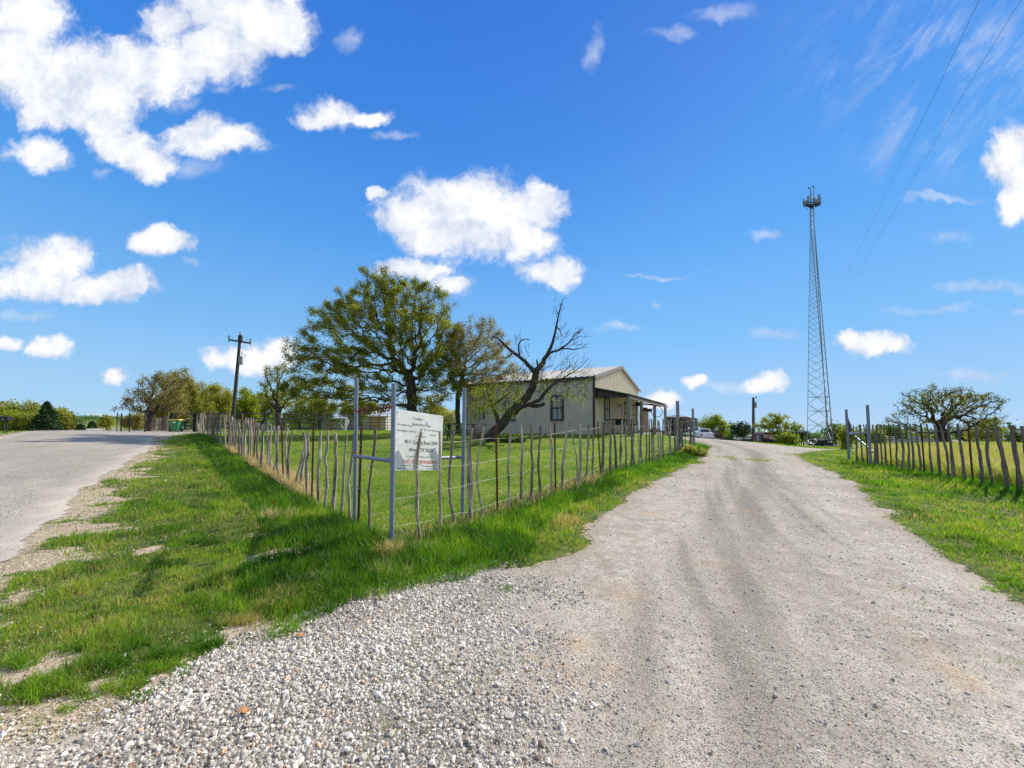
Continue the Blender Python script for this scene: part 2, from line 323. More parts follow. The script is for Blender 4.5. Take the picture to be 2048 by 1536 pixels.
while ys[-1]<70: ys.append(ys[-1]*1.0062)
while ys[-1]<3600: ys.append(ys[-1]*1.05)
lo=[1.0]; s_=0.08
while lo[-1]>-300: lo.append(lo[-1]-s_); s_*=1.2
gy=np.array(lo[:0:-1]+ys)
X,Y=np.meshgrid(gx,gy); nx,ny=len(gx),len(gy)
wx=X+(fbm(X,Y,1.3,4,5)-.5)*0.5+(fbm(X,Y,7,2,6)-.5)*0.12; wy=Y+(fbm(X,Y,1.3,4,8)-.5)*0.5+(fbm(X,Y,7,2,9)-.5)*0.12
sdD=sdist(wx,wy,DRIVE); sdR=sdist(wx,wy,ROAD)
Z=terr(X,Y)
far=sstep(400,1500,np.hypot(X,Y))
Z=Z+far*(fbm(X,Y,0.0016,4,3)-.45)*np.clip(Y/2500,0,1)*np.where(X<-100,70,25)
TR=[[(1478,925),(1440,990),(1385,1087),(1318,1210),(1245,1370),(1180,1500)],[(1524,925),(1505,1000),(1492,1100),(1488,1250),(1486,1400),(1484,1600)],[(1550,950),(1590,1060),(1650,1180),(1730,1330),(1830,1500)],[(1500,990),(1440,1150),(1380,1330),(1320,1520)]]
TRW=[[tuple(G(*q)[:2]) for q in t] for t in TR]; TRW=[t+[(t[-1][0],-2)] for t in TRW]
TRW[0]=[(11.8,26),(10.6,20.5)]+TRW[0]; TRW[1]=[(13.4,26),(11.9,19.5)]+TRW[1]
def trackf(x,y):
    t=0
    for k,(tr,w,a) in enumerate(zip(TRW,(0.34,0.42,0.5,.6),(0.50,.66,0.42,.42))): 
        d=dist_poly(x+(fbm(x,y,.7,2,31+k)-.5)*.22,y,tr); t=np.maximum(t,a*np.exp(-(d/w)**2))
    return t
RUST=[(1810,1180,.22),(1850,1290,.25),(1900,1340,.3),(1940,1375,.22),(1780,1240,.2),(1090,1330,.3),(1150,1290,.25),(1060,1390,.25),(1120,1350,.35),(1310,1450,.07),(1370,1450,.06),(930,1508,.08),(1240,1180,.4),(1420,1130,.35),(1300,1030,.5),(1250,1225,.12),(1070,1222,.07),(820,1365,.2),(800,1530,.12),(1200,1330,.25),(1500,1020,.4)]
CL=[(9.5,19.5),(4.6,10.2),(3.0,6.6),(2.2,4.4),(1.5,2.0),(.9,-1)]
def streakf(x,y):
    d=dist_poly(x,y,CL)*np.where(inside(x,y,CL+[(-20,-1),(-20,19.5)]),-1,1); al=np.hypot(x,y)
    return .55*vnoise(d*5.5+3,al*.22,111)+.45*vnoise(d*14+7,al*.4,112)
def rustf(x,y):
    t=0
    for (px,py,r) in RUST:
        g=G(px,py); t=np.maximum(t,np.exp(-(((x-g[0])*1.0)**2+((y-g[1])*1.0)**2)/(r*r)))
    return t
PEB=[tuple(G(*q)[:2]) for q in [(560,1275),(640,1235),(720,1200),(860,1155),(960,1135),(1010,1160),(960,1240),(900,1290),(940,1350),(1010,1400),(960,1460),(1020,1536)]]+[(0.1,1.2),(0.2,-1),(-7,-2),(-4.2,1.2)]+[tuple(G(*q)[:2]) for q in [(-100,1600),(60,1536),(200,1470),(300,1420),(480,1310)]]
nearm=(np.abs(X)<14)&(Y>-4)&(Y<32)
track=np.zeros_like(X); rust=np.zeros_like(X); peb=np.full_like(X,-9.0)
streak=np.full_like(X,.5); streak[nearm]=streakf(X[nearm],Y[nearm]); track[nearm]=trackf(X[nearm],Y[nearm]); rust[nearm]=rustf(X[nearm],Y[nearm]); peb[nearm]=sdist(wx[nearm],wy[nearm],PEB)
inl=inside(X,Y,LAWN)
dF=np.minimum(dist_poly(X,Y,FENCE),dist_poly(X,Y,FENCE2))
def zmacro(x,y,tr,sD):
    return -0.035*tr*sstep(0,0.3,sD)+np.where(np.hypot(x,y)<25,(fbm(x,y,0.9,3,40)-.5)*0.07+(fbm(x,y,6,3,41)-.5)*0.018,0)
ZG=Z+zmacro(X,Y,track,sdD)
# fields used by the ground sheet and by what grows on it
def sandf(x,y,sD,sR):
    """bare sandy soil near the road edge and at the driveway mouth"""
    n=fbm(x,y,1.7,5,50); n2=fbm(x,y,6,3,52); n3=fbm(x,y,21,3,58)
    n3=fbm(x,y,21,3,58); a=sstep(-1.05,0.15,sR+(n-.5)*1.7+(n2-.5)*1.0+(n3-.5)*.7)
    g=G(90,1440); b=np.exp(-(((x-g[0])/.95)**2+((y-g[1]+.12)/0.42)**2)); b=sstep(0.34,0.85,b+(n-.5)*.7+(n2-.5)*.8)
    c=sstep(-0.12,0.02,sD+(n-.5)*.3+(n3-.5)*.3)*0.7
    g=G(300,1100); d_=np.exp(-(((x-g[0])/.2)**2+((y-g[1])/0.35)**2)); d_=sstep(0.4,0.9,d_+(n2-.5)*.6)
    # pockets of bare soil through the sparse verge
    n3=fbm(x,y,21,3,58)
    e=sstep(0.62,0.70,fbm(x,y,1.9,5,57)+(n3-.5)*.28)*sstep(-7.5,-4.5,-y)*sstep(0.3,-1.9,x)*.9
    return np.clip(np.maximum.reduce([a,b,c,d_*.8,e]),0,1)
sand=np.zeros_like(X); sand[nearm|(sdR>-3)]=sandf(X[nearm|(sdR>-3)],Y[nearm|(sdR>-3)],sdD[nearm|(sdR>-3)],sdR[nearm|(sdR>-3)])
dry=np.where((dist_poly(X,Y,[(40,4),(11.5,8),(16.5,19),(30,30),(60,36)],False)<1e8),0,0)
def dryf(x,y):
    """tan seed-grass pasture beyond the right fence"""
    reg=inside(x,y,[(9.6,4.4),(11.3,8.3),(15.4,17.4),(19.5,21.8),(27,29.5),(44,48),(62,62),(120,60),(80,0),(12,0)])
    return np.where(reg,1.0,0.0)
dry=dryf(X,Y)
idx=np.arange(nx*ny).reshape(ny,nx)
def sheet(name,mask,dz,m,kind='structure'):
    q=mask; i0=idx[:-1,:-1][q]; i1=idx[:-1,1:][q]; i2=idx[1:,1:][q]; i3=idx[1:,:-1][q]
    f=np.c_[i0,i1,i2,i3]; used,inv=np.unique(f,return_inverse=True); f=inv.reshape(f.shape)
    xs,ys_,zs=X.ravel()[used],Y.ravel()[used],ZG.ravel()[used]+dz
    at={'sand':sand.ravel()[used],'track':track.ravel()[used],'rust':rust.ravel()[used],'peb':sstep(-.25,.25,peb.ravel()[used]),'dry':dry.ravel()[used],'streak':streak.ravel()[used],'lawn':inl.ravel()[used].astype(float),'edge':np.clip(np.maximum(sdD,sdR).ravel()[used],0,3)}
    o=npmesh(name,np.c_[xs,ys_,zs],[f],m,smooth=True,attrs=at); tag(o,kind=kind); return o
cmask=lambda A:(A[:-1,:-1]+A[1:,:-1]+A[:-1,1:]+A[1:,1:])/4
def nodesetup(name):
    m=bpy.data.materials.new(name); m.use_nodes=True; nt=m.node_tree; N=nt.nodes; L=nt.links; b=N['Principled BSDF']; b.inputs['Roughness'].default_value=0.95; b.inputs['Specular IOR Level'].default_value=0.15
    tc=N.new('ShaderNodeTexCoord').outputs['Object']
    def noise(sc,det=5,ro=0.6,st=None):
        n=N.new('ShaderNodeTexNoise'); n.inputs['Scale'].default_value=sc; n.inputs['Detail'].default_value=det; n.inputs['Roughness'].default_value=ro
        src=tc
        if st: mp=N.new('ShaderNodeMapping'); mp.inputs['Scale'].default_value=st; L.new(tc,mp.inputs[0]); src=mp.outputs[0]
        L.new(src,n.inputs[0]); return n.outputs[0]
    def vor(sc,feat='F1',out=0,rnd=1.0):
        n=N.new('ShaderNodeTexVoronoi'); n.inputs['Scale'].default_value=sc; n.feature=feat; n.inputs['Randomness'].default_value=rnd; L.new(tc,n.inputs['Vector']); return n.outputs[out]
    def attr(k): n=N.new('ShaderNodeAttribute'); n.attribute_name=k; return n.outputs['Fac']
    def mr(v,a,b_,c=0,d=1,smooth=True):
        n=N.new('ShaderNodeMapRange'); n.interpolation_type='SMOOTHSTEP' if smooth else 'LINEAR'
        L.new(v,n.inputs['Value']); n.inputs['From Min'].default_value=a; n.inputs['From Max'].default_value=b_; n.inputs['To Min'].default_value=c; n.inputs['To Max'].default_value=d; return n.outputs[0]
    def mix(f,a,b_,mode='MIX'):
        n=N.new('ShaderNodeMix'); n.data_type='RGBA'; n.blend_type=mode
        for i,v in((0,f),(6,a),(7,b_)):
            if isinstance(v,(int,float)): n.inputs[i].default_value=v
            elif isinstance(v,tuple): n.inputs[i].default_value=(*v,1)
            else: L.new(v,n.inputs[i])
        return n.outputs[2]
    def math_(op,a,b_,cl=False):
        n=N.new('ShaderNodeMath'); n.operation=op; n.use_clamp=cl
        for i,v in((0,a),(1,b_)):
            if isinstance(v,(int,float)): n.inputs[i].default_value=v
            else: L.new(v,n.inputs[i])
        return n.outputs[0]
    def bump(h,st,dist,prev=None):
        n=N.new('ShaderNodeBump'); n.inputs['Strength'].default_value=st; n.inputs['Distance'].default_value=dist; L.new(h,n.inputs['Height'])
        if prev is not None: L.new(prev,n.inputs['Normal'])
        return n.outputs[0]
    return m,N,L,b,noise,vor,attr,mr,mix,math_,bump
def ground_mat():
    m,N,L,b,noise,vor,attr,mr,mix,mt,bump=nodesetup('ground_soil_and_turf')
    n1=noise(0.55,6,.65); n2=noise(4,6,.65); n3=noise(28,4,.7)
    turf=mix(mr(n2,.35,.65),(0.060,0.085,0.016),(0.15,0.17,0.035))
    lawn=mix(mr(n1,.38,.62),(0.17,0.235,0.028),(0.27,0.305,0.05)); lawn=mix(mr(n3,.38,.62),lawn,(0.085,0.15,0.018)); lawn=mix(mr(noise(1.8,5,.7),.54,.72),lawn,(0.34,0.29,0.10))
    c=mix(attr('lawn'),turf,lawn)
    tan=mix(mr(n2,.3,.7),(0.20,0.125,0.045),(0.30,0.195,0.08)); tan=mix(mr(noise(.16,4,.6),.5,.58),tan,(0.20,0.27,0.04)); c=mix(attr('dry'),c,tan)
    dist=N.new('ShaderNodeVectorMath'); dist.operation='LENGTH'; L.new(N.new('ShaderNodeTexCoord').outputs['Object'],dist.inputs[0])
    farc=mix(mr(noise(0.035,6,.7),.4,.6),(0.13,0.19,0.04),(0.25,0.25,0.07)); farc=mix(mr(dist.outputs['Value'],300,1200),farc,(0.030,0.055,0.030))
    c=mix(mr(dist.outputs['Value'],45,110),c,farc)
    sandc=mix(mr(n3,.35,.65),(0.36,0.265,0.16),(0.56,0.46,0.32)); sandc=mix(mr(vor(55),.55,.8),sandc,(0.24,0.175,0.11)); sandc=mix(mt('MULTIPLY',mt('SUBTRACT',1.0,mr(vor(70),.26,.34)),.8),sandc,(0.66,0.58,0.46)); sandc=mix(mr(noise(9,4,.6),.52,.7,0,.6),sandc,(0.26,0.185,0.11))
    sf=mr(mt('ADD',attr('sand'),mt('MULTIPLY',mt('SUBTRACT',n2,.5),.5)),.35,.6)
    c=mix(sf,c,sandc); L.new(c,b.inputs['Base Color'])
    L.new(bump(n3,.6,.03,bump(n2,.5,.06)),b.inputs['Normal']); return m
def gravel_mat(name,road=False):
    m,N,L,b,noise,vor,attr,mr,mix,mt,bump=nodesetup(name)
    n1=noise(0.8,6,.7); n2=noise(5,6,.7); n3=noise(70,4,.7)
    if road:
        st=noise(0.35,5,.6)
        base=mix(mr(n1,.35,.65),(0.42,0.375,0.30),(0.58,0.525,0.43)); base=mix(mr(st,.45,.7),base,(0.40,0.36,0.30)); base=mix(mr(noise(1.1,6,.7,(1,.35,1)),.5,.72,0,.5),base,(0.30,0.275,0.24))
        v1=vor(75); v2=vor(30); 
        c=mix(mt('MAXIMUM',mr(v1,.50,.80),mt('MULTIPLY',mt('SUBTRACT',1.0,mr(v2,.24,.36)),mr(n2,.34,.55))),mix(mr(n3,.3,.6),(0.66,0.58,0.46),base),(0.14,0.115,0.085))
        c=mix(mr(mt('ADD',attr('edge'),mt('MULTIPLY',n1,1.2)),.35,1.3),(0.62,0.54,0.42),c)
        v=N.new('ShaderNodeTexVoronoi').outputs; h=mt('MULTIPLY',v1,1.0); hb=bump(h,.8,.012)
    else:
        pale=mix(mr(mt('ADD',mt('MULTIPLY',n2,.6),mt('MULTIPLY',n1,.4)),.36,.62),(0.38,0.325,0.24),(0.64,0.57,0.45))
        grey=mix(mr(n3,.35,.65),(0.14,0.118,0.09),(0.38,0.33,0.26))
        v1=vor(95); v2=vor(42); v2c=vor(42,'F1',1); v3=vor(210)
        # loose chippings of several sizes lying on packed pale dust
        chips=mt('MULTIPLY',mt('SUBTRACT',1.0,mr(v2,.28,.36)),mr(n2,.40,.56))
        spk=mt('SUBTRACT',1.0,mr(v1,.30,.40))
        tr=mt('ADD',mt('ADD',mt('MULTIPLY',attr('track'),1.05),mt('MULTIPLY',mt('SUBTRACT',attr('streak'),.5),1.15)),mt('ADD',mt('MULTIPLY',mt('SUBTRACT',n2,.5),1.6),mt('ADD',mt('MULTIPLY',mt('SUBTRACT',n3,.5),2.2),mt('MULTIPLY',mt('SUBTRACT',n1,.5),.9)))); trf=mr(tr,.15,.85,0,.8)
        c=mix(trf,pale,grey)
        c=mix(mt('MULTIPLY',spk,mr(mt('ADD',noise(14,4,.7),mt('MULTIPLY',attr('track'),.12)),.46,.62)),c,(0.11,0.10,0.085))
        c=mix(mt('MULTIPLY',chips,.8),c,mix(mr(n3,.3,.7),(0.24,0.205,0.16),(0.60,0.53,0.43)))
        c=mix(mt('MULTIPLY',mt('SUBTRACT',1.0,mr(v3,.28,.40)),.6),c,(0.19,0.155,0.115))
        rf=mr(mt('ADD',attr('rust'),mt('ADD',mt('MULTIPLY',mt('SUBTRACT',n2,.5),2.0),mt('MULTIPLY',mt('SUBTRACT',n3,.5),1.2))),.6,1.3,0,.55); c=mix(rf,c,mix(mr(n3,.3,.7),(0.36,0.20,0.10),(0.56,0.38,0.22)))
        # tan silt where the packed drive meets soil and the chippings thin out
        c=mix(mt('MULTIPLY',mt('SUBTRACT',1.0,mr(attr('edge'),0,.35)),.45),c,mix(mr(n3,.3,.7),(0.26,0.20,0.13),(0.50,0.41,0.29)))
        c=mix(attr('peb'),c,mix(mr(n3,.3,.7),(0.17,0.145,0.11),(0.38,0.33,0.26)))  # darker under the pebbles: shadows between the stones, put into the colour
        hb=bump(n3,.5,.006,bump(mt('MULTIPLY',mt('ADD',chips,mt('MULTIPLY',spk,.6)),1.0),.8,.010,bump(n2,.35,.05)))
    L.new(c,b.inputs['Base Color']); L.new(hb,b.inputs['Normal']); return m
M_ground=ground_mat(); M_drive=gravel_mat('driveway_gravel'); M_road=gravel_mat('road_chip_seal',True)
sheet('ground',np.ones((ny-1,nx-1),bool),0,M_ground)
sheet('driveway',cmask(sdD)>0,0.006,M_drive)
sheet('road',(cmask(sdR)>0)&(cmask(sdD)<=0),0.010,M_road)

# ============================================================ loose stones
ico=[(0,0,-1),(.7236,-.5257,-.4472),(-.2764,-.8506,-.4472),(-.8944,0,-.4472),(-.2764,.8506,-.4472),(.7236,.5257,-.4472),(.2764,-.8506,.4472),(-.7236,-.5257,.4472),(-.7236,.5257,.4472),(.2764,.8506,.4472),(.8944,0,.4472),(0,0,1)]
icf=[(0,1,2),(1,0,5),(0,2,3),(0,3,4),(0,4,5),(1,5,10),(2,1,6),(3,2,7),(4,3,8),(5,4,9),(1,10,6),(2,6,7),(3,7,8),(4,8,9),(5,9,10),(6,10,11),(7,6,11),(8,7,11),(9,8,11),(10,9,11)]
ICO=np.array(ico); ICF=np.array(icf)
def stones(name,x,y,size,tint,m,dz=0.0,flat=0.6):
    n=len(x); k=12; protos=[]
    for i in range(24):
        v=ICO*(1+RNG.uniform(-.33,.33,(12,1)))*np.array([1,RNG.uniform(.55,.95),RNG.uniform(.45,.85)*flat/.6]); protos.append(v)
    pr=np.array(protos)[RNG.integers(0,24,n)]
    q=RNG.normal(size=(n,4)); q[:,1:3]*=.55; q/=np.linalg.norm(q,axis=1)[:,None]; a,b,c,d=q.T
    Rm=np.stack([np.stack([1-2*(c*c+d*d),2*(b*c-a*d),2*(b*d+a*c)],-1),np.stack([2*(b*c+a*d),1-2*(b*b+d*d),2*(c*d-a*b)],-1),np.stack([2*(b*d-a*c),2*(c*d+a*b),1-2*(b*b+c*c)],-1)],1)
    v=np.einsum('nij,nkj->nki',Rm,pr)*size[:,None,None]
    z=terr(x,y)+zmacro(x,y,trackf(x,y),sdist(x,y,DRIVE))+0.004
    v+=np.stack([x,y,z+size*.28+dz],-1)[:,None,:]
    f=ICF[None]+(np.arange(n)*k)[:,None,None]
    o=npmesh(name,v.reshape(-1,3),[f.reshape(-1,3)],m,tint=np.repeat(tint,k)); return o
M_stone=ramp_mat('crushed_limestone',[(0,(0.17,0.14,0.105)),(.12,(0.29,0.25,0.195)),(.45,(0.49,0.445,0.365)),(.8,(0.69,0.64,0.545)),(.93,(0.84,0.79,0.69)),(.97,(0.62,0.47,0.32)),(1,(0.50,0.27,0.13))],rough=.85,noise=.10,nscale=60)
def sample(n,xr,yr,p=-0.3,seed=0):
    r=np.random.default_rng(seed); e=p+1; y=(r.random(n)*(yr[1]**e-yr[0]**e)+yr[0]**e)**(1/e); return r.uniform(xr[0],xr[1],n)*y,y
# dense heap of pale stone in the near left of the mouth
r=np.random.default_rng(3); n=290000; x=r.uniform(-4.2,1.6,n); y=r.uniform(1.2,6.3,n)
wx_=x+(fbm(x,y,1.3,4,5)-.5)*0.5; wy_=y+(fbm(x,y,1.3,4,8)-.5)*0.5
pb=sdist(wx_,wy_,PEB); keep=(r.random(n)<sstep(-.75,.25,pb+(fbm(x,y,3,3,61)-.5)*.9)*(.55+.45*sstep(.35,.5,fbm(x,y,1.6,3,62))))&(x>-1.45*y-.3); keep&=(sdist(wx_,wy_,DRIVE)>-0.22)
keep&=(r.random(n)<np.where(y>3.2,.8,1)); x,y=x[keep],y[keep]
sz=np.clip(r.lognormal(-4.97,.42,len(x)),.0033,.022); tn=np.clip(r.normal(.56,.27,len(x))+(fbm(x,y,1.5,3,63)-.5)*.5,0.02,.93); tn=np.where(r.random(len(x))<.03,.98,tn)
tag(stones('gravel',x,y,sz,tn,M_stone,dz=0),kind='stuff'); print('pebbles',len(x))
# scattered chippings over the rest of the driveway and the road shoulder
n=330000; x,y=sample(n,(-1.5,1.45),(1.5,26),-0.75,4); sD=sdist(x,y,DRIVE); sR=sdist(x,y,ROAD); tr=trackf(x,y); pb=sdist(x,y,PEB)
pr=np.where(sD>-.1,.10+.42*sstep(.42,.62,fbm(x,y,2.2,4,70))+.25*tr+.75*sstep(.8,.0,sD)*sstep(.4,.55,fbm(x,y,1,2,71)),0); pr=np.where(pb>.1,.0,pr); pr=np.maximum(pr,.35*sstep(.9,.2,-pb)*(sD>0)*(pb<.1)); gq=G(1965,1215); pr=np.maximum(pr,.9*np.exp(-((x-gq[0])**2+(y-gq[1])**2*.5)/.25)*(sD>-.1))
pr=np.maximum(pr,.55*sstep(1.5,.1,np.abs(sR+.35))*sstep(.35,.55,fbm(x,y,2,3,75))); pr=np.where((sD<0)&(sD>-1.2)&(y<3.4)&(x<-.9),np.maximum(pr,.30*sstep(-1.2,-.1,sD)),pr)
keep=r.random(n)<pr; x,y=x[keep],y[keep]
sz=np.clip(r.lognormal(-5.45,.45,len(x)),.0022,.020)*np.clip((y/4)**.45,1,2.2); tn=np.clip(r.normal(.50,.22,len(x)),0.12,.93); tn=np.where(r.random(len(x))<.02,.99,tn)
tag(stones('loose_chippings',x,y,sz,tn,M_stone,dz=-0.001,flat=.5),kind='stuff'); print('chips',len(x))

# ============================================================ grass
M_grass=ramp_mat('grass_blades',[(0,(0.022,0.075,0.008)),(.3,(0.062,0.165,0.010)),(.5,(0.150,0.305,0.018)),(.66,(0.31,0.415,0.035)),(.8,(0.42,0.35,0.11)),(.92,(0.56,0.42,0.19)),(1,(0.66,0.54,0.30))],rough=.5,transl=.42,spec=.35)
def blades(name,x,y,h,w,tint,lean=.62,wind=0.10,z0=None):
    n=len(x); r=np.random.default_rng(len(x)); a=r.uniform(0,2*np.pi,n); la=r.uniform(0,2*np.pi,n); ln=h*lean*r.random(n)*1.3
    sx,sy=np.cos(a)*w/2,np.sin(a)*w/2; dx,dy=np.cos(la)*ln+wind*h,np.sin(la)*ln
    z=(terr(x,y)+zmacro(x,y,0*x,-1+0*x)-.01) if z0 is None else z0
    V=np.empty((n,5,3)); V[:,0]=np.c_[x-sx,y-sy,z]; V[:,1]=np.c_[x+sx,y+sy,z]
    V[:,2]=np.c_[x+sx*.8+dx*.35,y+sy*.8+dy*.35,z+h*.55]; V[:,3]=np.c_[x-sx*.8+dx*.35,y-sy*.8+dy*.35,z+h*.55]; V[:,4]=np.c_[x+dx,y+dy,z+h*np.sqrt(np.clip(1-(ln/h)**2*.4,.3,1))]
    b=(np.arange(n)*5)[:,None]; return tag(npmesh(name,V.reshape(-1,3),[b+np.array([[0,1,2,3]]),b+np.array([[3,2,4]])],M_grass,tint=np.repeat(tint,5)),kind='stuff')
def grow_grass(seed,n,xr,yr,p):
    x,y=sample(n,xr,yr,p,seed); r=np.random.default_rng(seed+1)
    wx_=x+(fbm(x,y,1.3,4,5)-.5)*0.5+(fbm(x,y,7,2,6)-.5)*.12; wy_=y+(fbm(x,y,1.3,4,8)-.5)*0.5+(fbm(x,y,7,2,9)-.5)*.12
    sD=sdist(wx_,wy_,DRIVE); sR=sdist(wx_,wy_,ROAD); dfe=dist_poly(x,y,FENCE); df2=dist_poly(x,y,FENCE2); il=inside(x,y,LAWN); dr=dryf(x,y)>0
    sa=sandf(x,y,sD,sR); cl=fbm(x,y,3.1,4,80); cl2=fbm(x,y,11,3,81); big=fbm(x,y,.9,4,82)
    out=(sD<0.03)&(sR<-.02)
    lush=np.where(il,.35*np.exp(-(dfe/.55)**2),np.exp(-(np.maximum(dfe-(.55+1.1*np.exp(-((x+1.2)**2+(y-4.0)**2)/5)),0)/.45)**2)); lush=np.maximum(lush,np.exp(-(df2/.55)**2)*.9)
    # low weeds at the driveway mouth, sprouting through the stone
    weeds=((sD>0)&(sD<1.5)&(sstep(.62,.70,fbm(x,y,2.3,4,90))>.3)&(r.random(len(x))<.10)&(pb_ok(x,y)))
    dens=sstep(.75,.25,sa)*(.55+.45*sstep(.3,.6,cl2))*np.where(lush>.3,1,.35+.65*sstep(.32,.55,cl))
    dens=np.where((sa>.4)&(sR<-.05)&(sD<0),np.maximum(dens,.30*sstep(.56,.66,fbm(x,y,2.6,4,93))),dens)
    dens=np.maximum(dens,.13*sstep(.4,.6,cl2)*(sD<0)*(sR<-.1))
    keep=(out&(r.random(len(x))<dens))|weeds
    pass
    x,y,sD,sR,dfe,df2,il,dr,sa,cl,cl2,big,lush,weeds=[q[keep] for q in (x,y,sD,sR,dfe,df2,il,dr,sa,cl,cl2,big,lush,weeds)]; r2=r.random(len(x)); r3=r.random(len(x))
    h=.026+.030*cl+.12*lush*(.45+.8*cl2)+.02*r2; h=np.where(il,.035+.02*r2+.12*lush,h); h=h*(.7+.6*r3)
    clump=sstep(.5,.7,fbm(x,y,2.6,3,95)); h=np.where(~il&(lush<.3)&(sD<0),h*(1+1.1*clump),h); h=np.where(weeds,.03+.03*r2,h)
    h=np.where((sD>-.25)&(sD<0),h*.7,h); h=np.where(sa>.35,h*.75,h)
    tint=.43+.26*(big-.5)*2.2+.24*(r2-.5)+.45*(cl-.5)+.04; tint=np.where(lush>.35,tint-.09-.10*sstep(.5,.62,fbm(x,y,2.4,3,120)),tint+.05); tint=tint-.14*sstep(.56,.66,fbm(x,y,3.4,3,121)); tint=np.where(il,.53+.25*(big-.5)*2+.18*(r2-.5),tint)
    ybr=(r3<np.where(lush>.4,.07,.10+.38*sstep(.42,.66,fbm(x,y,1.1,4,98)))); tint=np.where(ybr,.72+.2*r2,tint)
    tint=np.where((sa>.3)&(r3<.45),.66+.22*r2,tint); tint=np.where(weeds&(r3<.6),.70,tint)
    g=G(560,1200); rd=np.exp(-(((x-g[0])/.33)**2+((y-g[1])/.25)**2)); tint=np.where(r3<rd*.75,.78+.1*r2,tint)
    # tan seed pasture
    dh=.30+.28*cl+.12*r2; 
    h=np.where(dr,np.where(df2<.5,h,dh),h); tint=np.where(dr,np.where((r2<.80)&(df2>.6),.75+.12*r3-.22*sstep(.52,.6,fbm(x,y,.16,3,97))*(y>18),.60+.1*r2),tint)
    w=.0042*np.clip(y/2.6,1,30)**.82*(.75+.5*r3); w=np.where(dr,w*1.15,w); tint=np.where(dr&(tint>.7),np.clip(tint+(r3-.5)*.16+.22*(fbm(x,y,1.2,3,96)-.5),.70,1),tint)
    return x,y,h,w,np.clip(tint,0,1)
def pb_ok(x,y): return sdist(x,y,PEB)<.6
q=grow_grass(11,980000,(-1.45,1.45),(1.6,42),-0.66); print('blades',len(q[0])); blades('grass',*q)
# low yellowish tufts creeping into the driveway, and bunch grass on the bare corner
def tufts(name,spots,seed):
    r=np.random.default_rng(seed); X_=[];Y_=[];H_=[];W_2=[];T_=[]
    for (px,py,rx,ry,n,h,t0) in spots:
        g=G(px,py); k=max(1,n//14); cx=g[0]+r.normal(0,rx*.55,k); cy=g[1]+r.normal(0,ry*.55,k)
        for a,b in zip(cx,cy):
            m=14; X_.append(a+r.normal(0,.014,m)); Y_.append(b+r.normal(0,.014,m)); H_.append(h*r.uniform(.5,1.2,m)); W_2.append(.0032*max(1,(b/2.6))**.8*r.uniform(.7,1.3,m)); T_.append(np.clip(t0+r.normal(0,.07,m),0,1))
    blades(name,np.concatenate(X_),np.concatenate(Y_),np.concatenate(H_),np.concatenate(W_2),np.concatenate(T_),lean=1.0)
tufts('driveway_weeds',[(930,1235,.17,.16,1500,.020,.66),(960,1200,.13,.12,700,.022,.62),(885,1290,.16,.07,700,.020,.6),(1010,1175,.07,.06,700,.035,.45),(905,1163,.10,.04,700,.04,.42),(970,1158,.05,.04,300,.03,.45),(870,1275,.05,.02,200,.03,.4),(1120,1150,.35,.10,800,.02,.64),(1060,1165,.2,.08,500,.02,.66),(900,1380,.25,.1,260,.018,.62),(1500,919,1.1,.35,1400,.03,.66),(1450,913,.9,.25,800,.03,.68),(1580,909,.6,.3,500,.04,.6),(925,1385,.02,.02,28,.03,.5),(1985,1180,.12,.08,300,.04,.5),(2010,1160,.1,.1,400,.05,.5)],301)
tufts('bunch_grass',[(30,1335,.10,.06,260,.13,.42),(70,1390,.07,.04,140,.10,.45),(215,1330,.16,.05,420,.10,.38),(150,1300,.1,.05,260,.09,.45),(220,1375,.14,.04,240,.08,.6),(130,1418,.04,.03,120,.05,.5),(60,1440,.05,.02,60,.03,.55),(330,1310,.12,.05,500,.09,.36),(420,1290,.10,.05,420,.09,.34),(270,1290,.12,.05,350,.09,.42),(310,1335,.10,.03,260,.07,.6),(480,1240,.14,.08,600,.09,.78),(530,1215,.14,.08,700,.10,.74),(400,1200,.2,.1,500,.09,.4),(250,1225,.2,.1,500,.09,.36),(600,1190,.2,.1,500,.15,.5),(780,1110,.15,.1,300,.22,.85),(560,1040,.3,.2,260,.25,.88),(760,1150,.15,.06,90,.2,.88),(400,1085,.3,.15,500,.09,.2),(330,1130,.3,.1,400,.08,.2)],302)
# long dry straw along the foot of the roadside fence
r=np.random.default_rng(21); n=5200; t=r.beta(1.6,2.0,n)*0.42+.05; off=-np.abs(r.normal(0,.22,n))+.1
dxy=np.array([-21.85,24.1]); u=dxy/np.linalg.norm(dxy); nrm=np.array([-u[1],u[0]])
x=-2.45+dxy[0]*t-nrm[0]*off*-1; y=6.1+dxy[1]*t-nrm[1]*off*-1; kp=fbm(x,y,1.1,3,99)>.47; kp&=(y>6.8); x,y=x[kp],y[kp]
blades('dry_straw',x,y,r.uniform(.18,.46,len(x)),.005*np.clip(y/3,1,6)*.8,r.uniform(.84,1,len(x)),lean=1.0)
n=1500; t=r.random(n); x=CORNER[0]+(FR[1][0]-CORNER[0])*t*.35+r.normal(0,.12,n); y=CORNER[1]+(FR[1][1]-CORNER[1])*t*.35+r.normal(0,.12,n)
blades('dead_stalks',x,y,r.uniform(.12,.34,n),.004*np.clip(y/3,1,6)*.8,r.uniform(.80,.98,n),lean=1.1)

